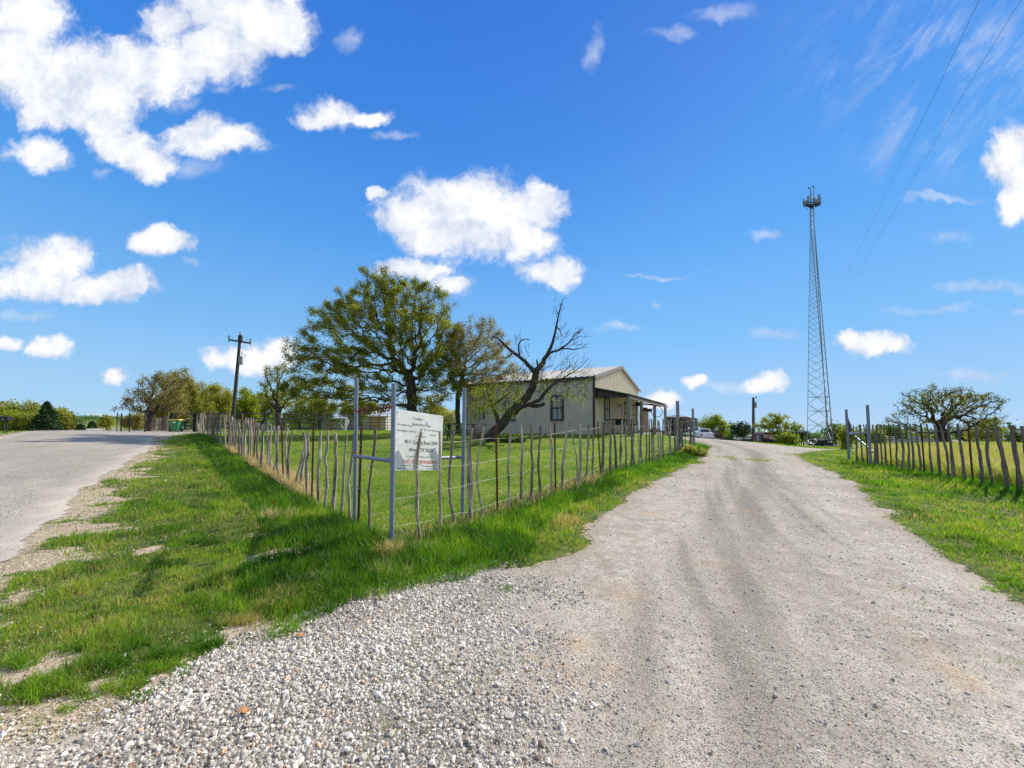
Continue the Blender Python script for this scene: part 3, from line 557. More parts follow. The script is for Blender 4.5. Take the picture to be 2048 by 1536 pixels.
# ============================================================ TREES
M_bark=mat('bark_dark',(0.030,0.024,0.020),.95,(0.085,0.070,0.058),6,bump=.8,bscale=18,stretch=(1,1,.35))
M_barkg=mat('bark_grey',(0.10,0.088,0.075),.95,(0.22,0.20,0.175),5,bump=.8,bscale=18,stretch=(1,1,.35))
LEAF=dict(
 oak=ramp_mat('oak_leaves',[(0,(0.045,0.075,0.010)),(.4,(0.19,0.225,0.022)),(.7,(0.42,0.43,0.045)),(.9,(0.48,0.37,0.06)),(1,(0.38,0.19,0.05))],rough=.5,transl=.42,noise=.5,nscale=.35),
 brown=ramp_mat('budding_leaves',[(0,(0.09,0.07,0.03)),(.5,(0.28,0.25,0.06)),(.8,(0.42,0.38,0.09)),(1,(0.44,0.26,0.08))],rough=.6,transl=.3,noise=.4,nscale=.4),
 lime=ramp_mat('spring_leaves',[(0,(0.16,0.22,0.014)),(.5,(0.33,0.38,0.03)),(1,(0.52,0.52,0.08))],rough=.5,transl=.45,noise=.3,nscale=.5),
 green=ramp_mat('green_leaves',[(0,(0.03,0.075,0.010)),(.5,(0.09,0.17,0.018)),(1,(0.22,0.29,0.035))],rough=.5,transl=.35,noise=.5,nscale=.3),
 cedar=ramp_mat('cedar_foliage',[(0,(0.012,0.035,0.012)),(.6,(0.03,0.075,0.02)),(1,(0.07,0.12,0.03))],rough=.7,transl=.15,noise=.4,nscale=.5),
 olive=ramp_mat('olive_leaves',[(0,(0.12,0.14,0.022)),(.5,(0.30,0.32,0.04)),(1,(0.52,0.49,0.08))],rough=.6,transl=.35,noise=.5,nscale=.25))
def colonize(att,trunk,step,infl=None,kill=None,rng=None,maxit=260,gn=0.25):
    """space-colonisation growth: branch skeleton reaching every attractor of the crown"""
    rng=rng or RNG; nodes=[np.array(p,float) for p in trunk]; par=[i-1 for i in range(len(nodes))]
    kill=kill or step*1.6; att=att.copy(); NP=np.array(nodes)
    d=np.linalg.norm(att[:,None]-NP[None],axis=2); near=d.argmin(1); nd=d.min(1)
    for it in range(maxit):
        if len(att)==0: break
        infl_m=nd<(infl or 1e9)
        if not infl_m.any(): break
        v=att[infl_m]-np.array(nodes)[near[infl_m]]; v/=np.linalg.norm(v,axis=1)[:,None]+1e-9
        uq,inv=np.unique(near[infl_m],return_inverse=True); acc=np.zeros((len(uq),3)); np.add.at(acc,inv,v)
        acc/=np.linalg.norm(acc,axis=1)[:,None]+1e-6; acc+=rng.normal(0,gn,acc.shape); acc/=np.linalg.norm(acc,axis=1)[:,None]+1e-6
        n0=len(nodes); new=[]
        for k,u in enumerate(uq):
            new.append(nodes[u]+acc[k]*step); par.append(int(u))
        nodes+=new; NN=np.array(new)
        d=np.linalg.norm(att[:,None]-NN[None],axis=2); j=d.argmin(1); dm=d[np.arange(len(att)),j]; b=dm<nd; near[b]=j[b]+n0; nd[b]=dm[b]
        alive=nd>kill; att,near,nd=att[alive],near[alive],nd[alive]
    return np.array(nodes),np.array(par)
def radii(nodes,par,tip,ex=2.3,trunk=None,minn=None):
    n=len(nodes); acc=np.zeros(n); ch=np.zeros(n,int)
    for i in range(n-1,-1,-1):
        if acc[i]==0: acc[i]=tip**ex
        if par[i]>=0: acc[par[i]]+=acc[i]; ch[par[i]]+=1
    r=acc**(1/ex)
    if trunk: r*=1; r=np.minimum(r,trunk) if r[0]>trunk*1.2 else r*(1+ (trunk/r[0]-1)*(r/r[0])**.6)
    return r,ch
def skin(nodes,par,r,thick=0.03):
    Vs=[];Fs=[];off=0; P0=nodes[np.maximum(par,0)]; d=nodes-P0; L_=np.linalg.norm(d,axis=1); ok=(par>=0)&(L_>1e-6)
    pd=np.zeros_like(d); pd[:]=d[np.maximum(par,0)]; l2=np.linalg.norm(pd,axis=1); first=l2<1e-6; pd[first]=d[first]; dd=d/np.maximum(L_,1e-6)[:,None]; pp=pd/np.maximum(np.linalg.norm(pd,axis=1),1e-6)[:,None]
    rp=np.minimum(r[np.maximum(par,0)],r*1.35)
    for sides,m in((8,ok&(r>=thick)),(4,ok&(r<thick)&(r>=thick*.35)),(3,ok&(r<thick*.35))):
        i=np.where(m)[0]; n=len(i)
        if n==0: continue
        def ring(c,dr,rad):
            ref=np.where(np.abs(dr[:,2:3])<.9,np.array([[0,0,1.0]]),np.array([[1.0,0,0]])); u=np.cross(dr,ref); u/=np.linalg.norm(u,axis=1)[:,None]; w=np.cross(dr,u); a=2*np.pi*np.arange(sides)/sides
            return c[:,None]+(u[:,None]*np.cos(a)[None,:,None]+w[:,None]*np.sin(a)[None,:,None])*rad[:,None,None]
        A=ring(P0[i]-dd[i]*rp[i,None]*.25,dd[i],rp[i]); B=ring(nodes[i],dd[i],r[i]); V=np.concatenate([A,B],1).reshape(-1,3)
        k=np.arange(sides); q=np.c_[k,(k+1)%sides,(k+1)%sides+sides,k+sides]; Fq=(q[None]+(np.arange(n)*2*sides)[:,None,None]).reshape(-1,4)+off
        Vs.append(V);Fs.append(Fq);off+=len(V)
    return np.concatenate(Vs),[np.concatenate(Fs)]
def leaves(c,size,rng,asp=.62,spread=0.0,droop=0.0):
    n=len(c); c=c+rng.normal(0,1,(n,3))*spread; a=rng.normal(size=(n,3)); a[:,2]=a[:,2]*.7-droop; a/=np.linalg.norm(a,axis=1)[:,None]; b=rng.normal(size=(n,3)); b=np.cross(a,b); b/=np.linalg.norm(b,axis=1)[:,None]
    s=size*rng.uniform(.6,1.35,n)[:,None]; V=np.stack([c,c+a*s*.5+b*s*asp*.5,c+a*s,c+a*s*.5-b*s*asp*.5],1)
    return V.reshape(-1,3),[(np.arange(n)*4)[:,None]+np.arange(4)[None]]
def ellips(n,blobs,rng,shell=.55):
    """points filling a union of ellipsoids (cx,cy,cz,rx,ry,rz), thicker near the outside"""
    vol=np.array([b[3]*b[4]*b[5] for b in blobs])**.8; k=rng.choice(len(blobs),n,p=vol/vol.sum()); d=rng.normal(size=(n,3)); d/=np.linalg.norm(d,axis=1)[:,None]
    rr=rng.random(n)**(1/3); rr=shell*rr**.5+(1-shell)*rr; B=np.array(blobs)[k]; return B[:,:3]+d*rr[:,None]*B[:,3:]
def tree(name,cat,label,px,Y,blobs,kind='oak',nat=900,step=.3,nleaf=20000,lsize=.09,trunk=None,trunkr=.25,group=None,seed=1,bark=None,tip=.008,spread=.13,dep=.85,par=None,gn=.25,droop=0,frac_bare=0.0,asp=.62,tintc=.45,tints=.25,base=None,minor=None,clump=.8):
    """blobs and trunk as picture positions at depth Y (cx,cy,rx,ry[,dy])"""
    rng=np.random.default_rng(seed); b=base if base is not None else GP(px,Y); sc=Y/F
    bl=[]
    for q in blobs:
        cx,cy,rx,ry=q[:4]; dy=q[4] if len(q)>4 else 0; c=P(cx,cy,Y+dy); s2=(Y+dy)/F; bl.append((c[0],c[1],c[2],rx*s2,(rx+ry)*.5*s2*dep,ry*s2))
    tr=[b+np.array([0,0,-.15])]; 
    for q in (trunk or []): tr.append(P(q[0],q[1],Y+(q[2] if len(q)>2 else 0)))
    if len(tr)==1: tr.append(b+np.array([0,0,(max(q[2] for q in bl)-b[2])*.25]))
    T=[tr[0]]
    for a,c in zip(tr[:-1],tr[1:]):
        m=max(1,int(np.linalg.norm(c-a)/step)); 
        for i in range(1,m+1): T.append(a+(c-a)*i/m+rng.normal(0,step*.06,3))
    att=ellips(nat,bl,rng); att=att[att[:,2]>b[2]+.4]
    nodes,pr=colonize(att,T,step,rng=rng,gn=gn); r,ch=radii(nodes,pr,tip,trunk=trunkr)
    rt=empty(name,tuple(b),label,cat,group)
    def put(nm,V,Fq,m,tint=None,sm=False): return npmesh(nm,V-b,Fq,m,tint=tint,parent=rt,smooth=sm)
    V,Fq=skin(nodes,pr,r,thick=max(.03,sc*1.2)); put('trunk',V,Fq,bark or M_bark,sm=True)
    thin=np.where(r<tip*3.2)[0]; thin=thin[rng.random(len(thin))>=frac_bare]
    if len(thin)==0: thin=np.arange(len(nodes))
    # clusters of leaves around twig ends, uneven from cluster to cluster
    wgt=rng.gamma(clump,1,len(thin)); wgt/=wgt.sum(); k=rng.choice(thin,nleaf,p=wgt); t_=rng.random(nleaf)[:,None]; c=nodes[k]*(1-t_)+nodes[np.maximum(pr[k],0)]*t_
    LV,LF=leaves(c,lsize,rng,spread=spread,droop=droop,asp=asp); ti=np.clip(rng.normal(tintc,tints,nleaf)+(rng.random(len(nodes))[k]-.5)*.3,0,1)
    put('crown',LV,LF,LEAF[kind],tint=np.repeat(ti,4)); return rt
# the great oak behind the sign
tree('oak_tree','tree','large spreading oak with dark trunk and sparse new olive leaves behind the white sign',822,27,
 [(770,600,80,60,1),(840,620,75,65,-1),(700,620,60,50,0),(660,640,50,40,2),(760,560,55,35,0),(870,680,70,70,1),(800,700,90,70,0),(640,690,65,55,-1),(610,740,48,50,0),(680,740,80,55,1),(600,780,40,35,-1),(650,790,55,35,0),(890,740,55,60,-1),(850,790,60,45,1),(745,790,60,35,-2),(590,700,30,30,0),(735,660,60,60,-2)],
 kind='oak',nat=3600,step=.25,nleaf=165000,lsize=.092,trunk=[(824,800),(822,760)],trunkr=.36,seed=5,tip=.0115,spread=.13,gn=.52,dep=.72,tintc=.42,clump=.42)
tree('oak_tree','tree','smaller brownish budding oak between the large oak and the leaning bare tree',917,27.5,
 [(930,680,45,45,0),(960,660,50,30,1),(985,700,45,45,0),(940,740,60,50,-1),(1000,740,35,35,1),(905,700,30,50,0),(1030,750,30,20,0),(960,710,50,40,-1)],
 kind='brown',nat=1900,step=.22,nleaf=34000,lsize=.08,trunk=[(915,830),(916,790),(925,750)],trunkr=.17,seed=8,tip=.009,spread=.13,gn=.38,tintc=.55)
# leaning, half-dead mesquite in front of the barn
def limb_tree():
    Y=20.0; rng=np.random.default_rng(4); b=GP(985,Y)
    L_=[([(978,884,17),(985,870,15),(1000,852,14),(1018,832,13),(1036,812,13),(1054,793,11),(1064,778,10),(1070,760,10),(1073,742,9.5),(1082,731,7.5),(1090,718,6),(1097,703,5),(1104,688,4.2),(1109,672,3.4),(1113,652,2.8),(1117,630,2.2),(1121,612,1.5),(1125,598,.8),(1133,595,.4)],0,0.10),
     ([(1072,748,8),(1062,733,6),(1050,722,5),(1038,713,4.6),(1026,704,4),(1014,695,3.5),(1003,684,3),(995,676,2.2),(985,672,1.4)],0,-.3),
     ([(1040,715,3.2),(1037,702,2.6),(1037,690,2.2),(1043,680,1.7),(1050,678,1.2),(1060,679,.6)],-.1,-.5),
     ([(1092,712,4),(1103,705,3.5),(1118,699,3),(1132,690,2.4),(1142,680,1.8),(1150,668,1.3),(1163,662,.7)],0,.8),
     ([(1120,698,2.4),(1132,697,2),(1148,699,1.7),(1160,697,1.1),(1174,694,.5)],.3,.9),
     ([(1140,682,1.6),(1150,678,1.2),(1158,672,.9),(1165,673,.5)],.6,.9),
     ([(1113,654,2),(1119,660,1.6),(1122,668,1.2),(1127,674,.6)],0,.3),
     ([(1117,628,1.3),(1112,620,.9),(1110,612,.5)],0,.2),
     ([(1078,738,3.2),(1075,728,2.6),(1074,719,2.0)],0,.1),([(1084,730,2.8),(1088,722,2.0)],0,0),
     ([(1026,704,2.2),(1018,712,1.6),(1010,716,1),(1000,716,.5)],-.2,-.6),
     ([(1030,818,8),(1045,812,7),(1062,808,6),(1078,800,5),(1090,786,4.2),(1102,772,3.4),(1116,762,2.6),(1132,752,1.8),(1150,742,1.2),(1166,730,.7),(1178,715,.3)],-.3,-1.4),
     ([(1060,809,6.5),(1070,812,6),(1082,811,5),(1090,806,3.6)],-.4,-.6),
     ([(1116,762,1.8),(1130,764,1.4),(1146,760,1),(1164,756,.5)],-.9,-1.4),
     ([(1000,850,7),(992,830,6),(985,812,5),(980,795,4),(975,780,3)],0,.6),
     ([(985,812,3.5),(1000,800,3),(1015,790,2.2),(1028,780,1.4)],.2,.4)]
    rt=empty('leaning_tree',tuple(b),'leaning half-dead tree with bare dark limbs in front of the barn wall','tree')
    mb=MB(); tips=[]
    for pts,d0,d1 in L_:
        q=[]; rr=[]
        for i,(x,y,r_) in enumerate(pts):
            t=i/(len(pts)-1); p=P(x,y,Y+d0+(d1-d0)*t); q.append(p+rng.normal(0,.012,3)); rr.append(max(.5,r_*.72)*Y/F)
        Q=[];RR=[]
        for i in range(len(q)-1):
            for s in (0,.5): Q.append(q[i]*(1-s)+q[i+1]*s+rng.normal(0,rr[i]*.12,3)); RR.append((rr[i]*(1-s)+rr[i+1]*s)*rng.uniform(.93,1.07))
        Q.append(q[-1]); RR.append(rr[-1]); mb.tube(Q,RR,9)
    mb.build('trunk',M_bark,rt,smooth=True)
    # fine whips and feathery foliage
    C=[]
    def whips(x0,x1,y0,y1,n,dx,dy,ln,leafy,dz):
        tw=MB()
        for i in range(n):
            x=rng.uniform(x0,x1); y=rng.uniform(y0,y1); p=P(x,y,Y+rng.uniform(-1,1)+dz); d=np.array([dx,rng.normal(0,.5),dy])+rng.normal(0,.35,3); d/=np.linalg.norm(d); pts=[p]
            for k in range(5): d=d+rng.normal(0,.18,3); d/=np.linalg.norm(d); pts.append(pts[-1]+d*ln/5)
            tw.tube(pts,[.013,.012,.010,.009,.007,.005],3,cap=False)
            if rng.random()<leafy:
                for k in range(1,6): C.extend([pts[k]+rng.normal(0,.05,3) for _ in range(9)])
        tw.build('twigs',M_bark,rt)
    whips(1070,1170,735,800,85,.7,.9,.9,.10,-.6); whips(1095,1165,690,735,22,.4,1,.5,.0,0); whips(975,1045,765,825,120,-.1,-.4,.6,.62,.2); whips(945,990,770,830,80,-.2,-.4,.6,.6,.3); whips(1000,1080,735,800,60,.3,.7,.8,.12,.1)
    whips(1080,1175,765,800,50,.2,-.8,.5,.3,-.8); whips(1000,1060,745,790,50,.2,.8,.6,.15,.2); whips(990,1010,665,700,20,-.8,.5,.4,0,-.3); whips(1125,1170,662,700,34,.6,.5,.45,0,.8); whips(1106,1126,600,690,26,.5,.7,.4,0,.2); whips(1030,1060,676,730,26,-.2,.8,.45,0,-.4)
    C=np.array(C); LV,LF=leaves(C,.068,rng,spread=.07,droop=.9,asp=.36); npmesh('crown',LV-b,LF,LEAF['lime'],tint=np.repeat(np.clip(rng.normal(.5,.25,len(C)),0,1),4),parent=rt)
limb_tree()
tree('oak_tree','tree','broad flat-topped oak standing alone in the tan pasture beyond the right fence',1882,36,
 [(1900,800,100,26,0),(1880,790,70,22,2),(1830,815,45,22,-1),(1810,838,40,20,0),(1950,815,50,28,1),(1975,840,35,22,-1),(1860,835,50,20,-2),(1930,845,60,18,2),(1890,800,60,26,-3),(1800,850,25,12,0),(1985,856,22,12,0)],
 kind='oak',nat=1500,step=.26,nleaf=13000,lsize=.10,trunk=[(1884,880),(1884,862)],trunkr=.38,seed=12,tip=.017,spread=.13,gn=.34,dep=1.0,tintc=.16,clump=.5)
# roadside grove on the left
G1='oaks in the roadside grove behind the stake fence'
def small(label,px,Y,w,top,low,kind,seed,nleaf=9000,group=None,lean=0,bark=None,tr=.14,cat='tree',name='oak_tree',lsize=None,nat=520,**k):
    h=low-top; r2=random.Random(seed); bl=[(px+lean+r2.uniform(-.55,.55)*w/2,top+h*r2.uniform(.25,.8),w*r2.uniform(.22,.34),h*r2.uniform(.22,.34)) for _ in range(5)]+[(px+lean,top+h*.45,w*.36,h*.42)]
    return tree(name,cat,label,px,Y,bl,kind=kind,nat=nat,step=max(.2,Y*.009),nleaf=nleaf,lsize=lsize or .0036*Y,trunkr=tr,group=group,seed=seed,bark=bark,tip=.0004*Y,spread=.005*Y,**k)
tree('oak_tree','tree','gnarled grey oak with a long low limb at the bend of the road',299,33,
 [(300,785,45,28),(330,765,40,25),(275,800,35,22),(250,815,22,10),(235,822,14,6),(340,795,40,30),(310,765,35,20),(290,820,30,12),(350,750,20,14)],kind='brown',nat=900,step=.28,nleaf=9000,lsize=.11,trunk=[(299,845),(301,828)],trunkr=.22,seed=21,tip=.012,spread=.15,gn=.4,tintc=.45)
small('tall thin oak with a grey crown above the green bin',352,36,70,735,825,'brown',22,8000,tr=.16,tintc=.55)
small('yellow-green oak left of the leaning power pole',392,38,80,748,838,'olive',23,11000)
small('olive oak just left of the foot of the leaning power pole',436,40,90,760,842,'olive',24,12000,tintc=.6)
small('bright yellow-green tree right of the leaning power pole',487,42,80,772,842,'lime',25,9000,tintc=.25)
small('low olive tree behind the pipe corral left of the forked oak',525,45,80,778,845,'olive',26,10000,tintc=.55)
tree('oak_tree','tree','slender forked oak with sparse leaves left of the large oak',557,36,
 [(548,760,30,25),(560,740,25,18),(575,790,35,25),(540,790,28,22),(590,770,25,22)],kind='olive',nat=520,step=.26,nleaf=6500,lsize=.11,trunk=[(557,822),(552,812)],trunkr=.24,seed=27,tip=.013,spread=.14,gn=.4)
small('dull olive oak filling the gap under the large oak',640,42,110,785,850,'olive',28,12000,tintc=.5)
small('olive tree seen under the left limbs of the large oak',715,43,100,790,852,'olive',29,11000,tintc=.6)
small('yellow oak seen between the sign and the barn end',870,60,70,812,850,'olive',30,8000,tintc=.8)
small('rounded olive oak right behind the sign top',900,64,60,818,852,'olive',31,7000,tintc=.8)
for i,(px,Y_,w,t,lw) in enumerate([(325,44,60,775,850),(372,47,70,770,850),(415,50,70,770,850),(462,52,70,785,850),(505,55,70,795,852),(600,54,80,795,852),(270,60,40,830,858)]):
    small('%s shadowy oak from the left in the back row of the roadside grove'%('second','third','fourth','fifth','sixth','last','first')[i],px,Y_,w,t,lw,('brown','olive')[i%2],40+i,6000,group='back row of oaks in the roadside grove')
# light trees beyond the driveway crest
small('pale green tree with bare forked stems behind the parked pickups',1424,78,72,826,872,'lime',51,6500,tr=.12,tintc=.2,frac_bare=.2,bark=M_bark)
tree('young_tree','tree','airy yellow-green tree on the grass mound left of the lattice tower',1556,32,
 [(1540,838,22,14),(1555,832,18,10),(1575,845,24,14),(1525,850,20,10),(1590,855,16,12),(1512,856,12,6),(1560,855,26,12),(1540,848,20,10)],kind='lime',nat=520,step=.2,nleaf=5200,lsize=.105,trunk=[(1556,872)],trunkr=.10,seed=52,tip=.010,spread=.10,gn=.4,tintc=.25)
def bush(name,cat,label,px,Y,w,h,kind,seed,n=4000,group=None,by=None,**k):
    rng=np.random.default_rng(seed); b=GP(px,Y) if by is None else np.array([(px-1024)/F*Y,Y,P(px,by,Y)[2]]); sc=Y/F; rt=empty(name,tuple(b),label,cat,group)
    att=ellips(int(120+n*.03),[(b[0]+rng.uniform(-.3,.3)*w*sc,b[1],b[2]+h*sc*rng.uniform(.35,.68),w*sc*.34,w*sc*.32,h*sc*.5) for _ in range(6)],rng); att=att[att[:,2]>b[2]+.03]
    T=[b-[0,0,.05],b+[0,0,h*sc*.12]]; nodes,pr=colonize(att,T,max(.06,h*sc*.09),rng=rng,gn=.4); r,_=radii(nodes,pr,.0035,trunk=.035); V,Fq=skin(nodes,pr,r,.02)
    npmesh('stem',V-b,Fq,M_bark,parent=rt); c=nodes[rng.integers(0,len(nodes),n)]; LV,LF=leaves(c,k.get('ls',.0042*Y+.012),rng,spread=.0045*Y+.01); npmesh('foliage',LV-b,LF,LEAF[kind],tint=np.repeat(np.clip(rng.normal(k.get('tc',.45),.25,n),0,1),4),parent=rt); return rt
bush('shrub','shrub','bright lime shrub at the foot of the tree on the grass mound',1572,31,30,22,'lime',60,2600,tc=.3)
bush('shrub','shrub','yellow-green shrub beside the right gate post',1690,26,20,40,'lime',61,2600,tc=.2,by=899)
bush('shrub','shrub','yellow-green shrub between the two right gate posts',1750,27,32,38,'lime',62,3000,tc=.15,by=901)
bush('weed_clump','weeds','yellow-flowered weed clump at the driveway end of the left fence',1378,16.4,22,13,'olive',63,1800,tc=.75)
bush('weed_clump','weeds','brown-green weed clump beside the yellow-flowered one at the driveway edge',1394,16.2,24,10,'olive',64,1400,tc=.45)
bush('weed_clump','weeds','ferny green weeds at the foot of the leaning tree',1025,19.5,46,14,'green',65,2500)
# hedge of brush left of the road, with the cedar
for i,(px,Y_,w,h,kd) in enumerate([(18,31,70,56,'olive'),(48,31,60,46,'green'),(70,30,60,52,'olive'),(30,28.5,60,34,'lime'),(62,28.5,54,32,'olive'),(110,31,50,40,'olive'),(128,33,36,30,'cedar'),(-20,30,80,54,'olive'),(-70,29,80,56,'green')]):
    bush('roadside_bush','bush','%s bush in the roadside thicket %s'%(('tall olive','dark rounded','tall two-toned','bright yellow-green','low olive','green','small dark','broad olive','large green')[i],('behind the mailbox','just right of the mailbox','left of the pointed cedar','at road level behind the mailbox legs','at road level left of the cedar','right under the pointed cedar','at the right end','at the picture edge','beyond the picture edge')[i]),px,Y_,w,h,kd,70+i,6500,by=862)
def cedar(px,Y,top,low,w,seed,label,n=9000,name='cedar_tree',group=None):
    rng=np.random.default_rng(seed); b=np.array([(px-1024)/F*Y,Y,P(px,low,Y)[2]]); b[2]=min(b[2],tz(b[0],b[1])+.3); zt=P(px,top,Y)[2]; H=zt-b[2]; R_=w/2*Y/F; rt=empty(name,tuple(b),label,'tree',group)
    mb=MB(); mb.tube([b,b+[0,0,H*.97]],[.12,.01],7)
    t=rng.random(n)**1.3; layer=np.sin(t*38+rng.normal(0,.3,n))*.18+.85; a=rng.uniform(0,2*np.pi,n); rr=R_*(1-t)**.8*layer*rng.random(n)**.35*(1+.25*np.sin(a*3+t*9)); c=b+np.c_[np.cos(a)*rr,np.sin(a)*rr,t*H*.98+.05-rr*.12+.1]
    for k in range(60): t_=rng.random()*.9+.03; aa=rng.uniform(0,6.28); rk=R_*(1-t_)**.8*.8; p0=b+[0,0,t_*H]; mb.tube([p0,p0+[math.cos(aa)*rk,math.sin(aa)*rk,.1]],[.02,.005],3)
    mb.build('trunk',M_bark,rt); LV,LF=leaves(c,.0045*Y,rng,spread=.03,asp=.5); npmesh('crown',LV-b,LF,LEAF['cedar'],tint=np.repeat(np.clip(rng.normal(.5,.3,n),0,1),4),parent=rt)
cedar(93,28,808,863,50,90,'dark pointed cedar rising from the roadside thicket')
cedar(160,120,850,865,22,91,'small dark cedar by the far road',2500)
cedar(185,150,845,862,26,92,'dark cedar beside the far end of the road',2500)
small('round olive oak beyond the far stretch of road',215,90,32,833,864,'olive',93,4000,nat=200)
# ---- distance: rolling woods (one mass) and single trees in the valley
def woods():
    rng=np.random.default_rng(77); C=[];T=[];SZ=[]
    def crown(x,y,z,r,h,n,tc):
        d=rng.normal(size=(n,3)); d/=np.linalg.norm(d,axis=1)[:,None]; d*=rng.uniform(.75,1.05,n)[:,None]; bump_=1+.25*np.sin(d[:,0:1]*5+x)*np.cos(d[:,2:3]*6+y); c=np.array([x,y,z+h*.5])+d*bump_*np.array([r,r,h*.55]); C.append(c);T.append(np.clip(rng.normal(tc,.2,n),0,1));SZ.append(np.full(n,max(.35,r*.22)))
    for i in range(1500):
        a=R(rng.uniform(-62,62)); d=np.exp(rng.uniform(math.log(170),math.log(1500))); x=d*math.sin(a); y=d*math.cos(a)
        if abs(a-R(-48))<R(4.5) and d<420: continue
        if d<260 and a>R(8) and rng.random()<.75: continue
        if fbm(np.array([x]),np.array([y]),.006,3,7)[0]<.42 and d<700: continue
        s=rng.uniform(.7,1.25)*(1+d/2500); crown(x,y,tz(x,y)-.5,4.2*s,(6.2 if a>0 else 5.2)*s,int(170 if d<450 else 80),rng.uniform(.1,.75))
    c=np.concatenate(C); sz=np.concatenate(SZ); t=np.concatenate(T); n=len(c); rng2=np.random.default_rng(5); V,Fq=leaves(c,1.0,rng2,asp=.8); V=V.reshape(-1,4,3); V=c[:,None]+(V-c[:,None])*sz[:,None,None]
    return tag(npmesh('distant_woods',V.reshape(-1,3),Fq,LEAF['green'],tint=np.repeat(t,4)),kind='stuff')
woods()
def proto(kind,seed,nleaf,label,group,H=6.0,Rr=3.6):
    rng=np.random.default_rng(seed); rt=empty('field_tree',(0,0,0),label,'tree',group); bl=[(rng.uniform(-.5,.5)*Rr,rng.uniform(-.5,.5)*Rr,H*rng.uniform(.45,.75),Rr*.55,Rr*.55,H*.28) for _ in range(6)]; att=ellips(260,bl,rng); nodes,pr=colonize(att,[(0,0,-.2),(0,0,.7),(0,0,1.5)],.5,rng=rng,gn=.3); r,_=radii(nodes,pr,.02,trunk=.3); V,Fq=skin(nodes,pr,r,.08); npmesh('trunk',V,Fq,M_bark,parent=rt)
    thin=np.where(r<.07)[0]; LV,LF=leaves(nodes[rng.choice(thin,nleaf)],.36,rng,spread=.38,asp=.75); npmesh('crown',LV,LF,LEAF[kind],tint=np.repeat(np.clip(rng.normal(.4,.28,nleaf),0,1),4),parent=rt); return rt
PR={}
fieldtrees=[ # px, depth, height scale, kind, label, base row
 (1468,110,.75,'green','small round tree left of the far utility pole in the valley',None),(1478,95,.95,'cedar','dark green tree behind the small signs beyond the driveway crest',None),(1450,130,.9,'lime','light green tree right of the parked pickups',None),(1522,140,.9,'green','tree behind the striped trailer',None),
 (1590,120,1.0,'cedar','dark tree left of the lattice tower foot',None),(1625,135,.9,'green','tree between the legs of the lattice tower',None),(1685,105,1.25,'green','broad green tree right of the lattice tower',None),(1670,150,1.0,'cedar','dark tree just right of the lattice tower',None),
 (1790,85,1.0,'green','dark green tree behind the right stock panels',None),(1745,130,1.0,'lime','yellow-green tree far behind the right gate posts',None),(1930,110,.85,'cedar','small dark tree between the pasture and the teal houses',None),(1974,95,1.15,'olive','rounded two-tone tree left of the pale blue house',None),(2035,110,1.0,'green','green tree in front of the pale blue house',None),(2012,170,1.25,'green','tree rising behind the pale blue house',None),
 (1840,140,.9,'olive','olive tree far behind the lone pasture oak',None),(1860,150,.8,'green','green tree seen left of the pasture oak trunk',None),
 (1358,120,1.0,'green','tree seen through the porch posts of the barn',None),(1310,110,.8,'cedar','dark tree behind the porch of the barn',None),
 (1545,160,.9,'cedar','dark tree behind the grass mound tree',None),(1500,170,.9,'green','green tree behind the grey valley shed',None)]
for i,(px,Y_,s,kd,lb,_) in enumerate(fieldtrees):
    if kd not in PR: o=PR[kd]=proto(kd,200+i,2600,lb,'scattered trees in the valley')
    else: o=copy_tree(PR[kd]); o['label']=lb
    p=GP(px,Y_); o.location=tuple(p); o.scale=(s,s,s*random.uniform(.85,1.05)); o.rotation_euler=(0,0,random.uniform(0,6.28))

# ============================================================ FENCES
M_stick=mat('weathered_cedar',(0.10,0.078,0.06),.9,(0.50,0.44,0.36),11,bump=1.0,bscale=45,stretch=(1,1,.16),contrast=(.34,.60))
M_stickd=mat('weathered_or_backlit_dark_cedar',(0.07,0.056,0.047),.9,(0.26,0.22,0.185),9,bump=.9,bscale=40,stretch=(1,1,.12),contrast=(.3,.65))
M_rust=mat('rusty_steel',(0.065,0.024,0.016),.85,(0.19,0.070,0.036),14,bump=.4,bscale=60)
M_orange=mat('orange_painted_steel',(0.55,0.13,0.04),.7,(0.40,0.10,0.04),20)
M_ochre=mat('ochre_painted_tip',(0.42,0.22,0.06),.7,(0.30,0.14,0.05),20)
M_wire=mat('galvanised_wire',(0.50,0.48,0.44),.6,(0.24,0.21,0.18),12,metal=.3)
M_pipe=mat('blue_grey_painted_pipe',(0.145,0.19,0.27),.42,(0.215,0.26,0.335),7,spec=.5,bump=.12,bscale=30,contrast=(.3,.7))
M_pipe_rust=mat('rust_band',(0.30,0.12,0.05),.85,(0.42,0.22,0.12),30)
M_dark=mat('dark_painted_pipe',(0.035,0.045,0.065),.5,(0.07,0.08,0.10),8,spec=.5)
M_black=mat('black_steel',(0.012,0.012,0.014),.55,(0.03,0.03,0.032),8)
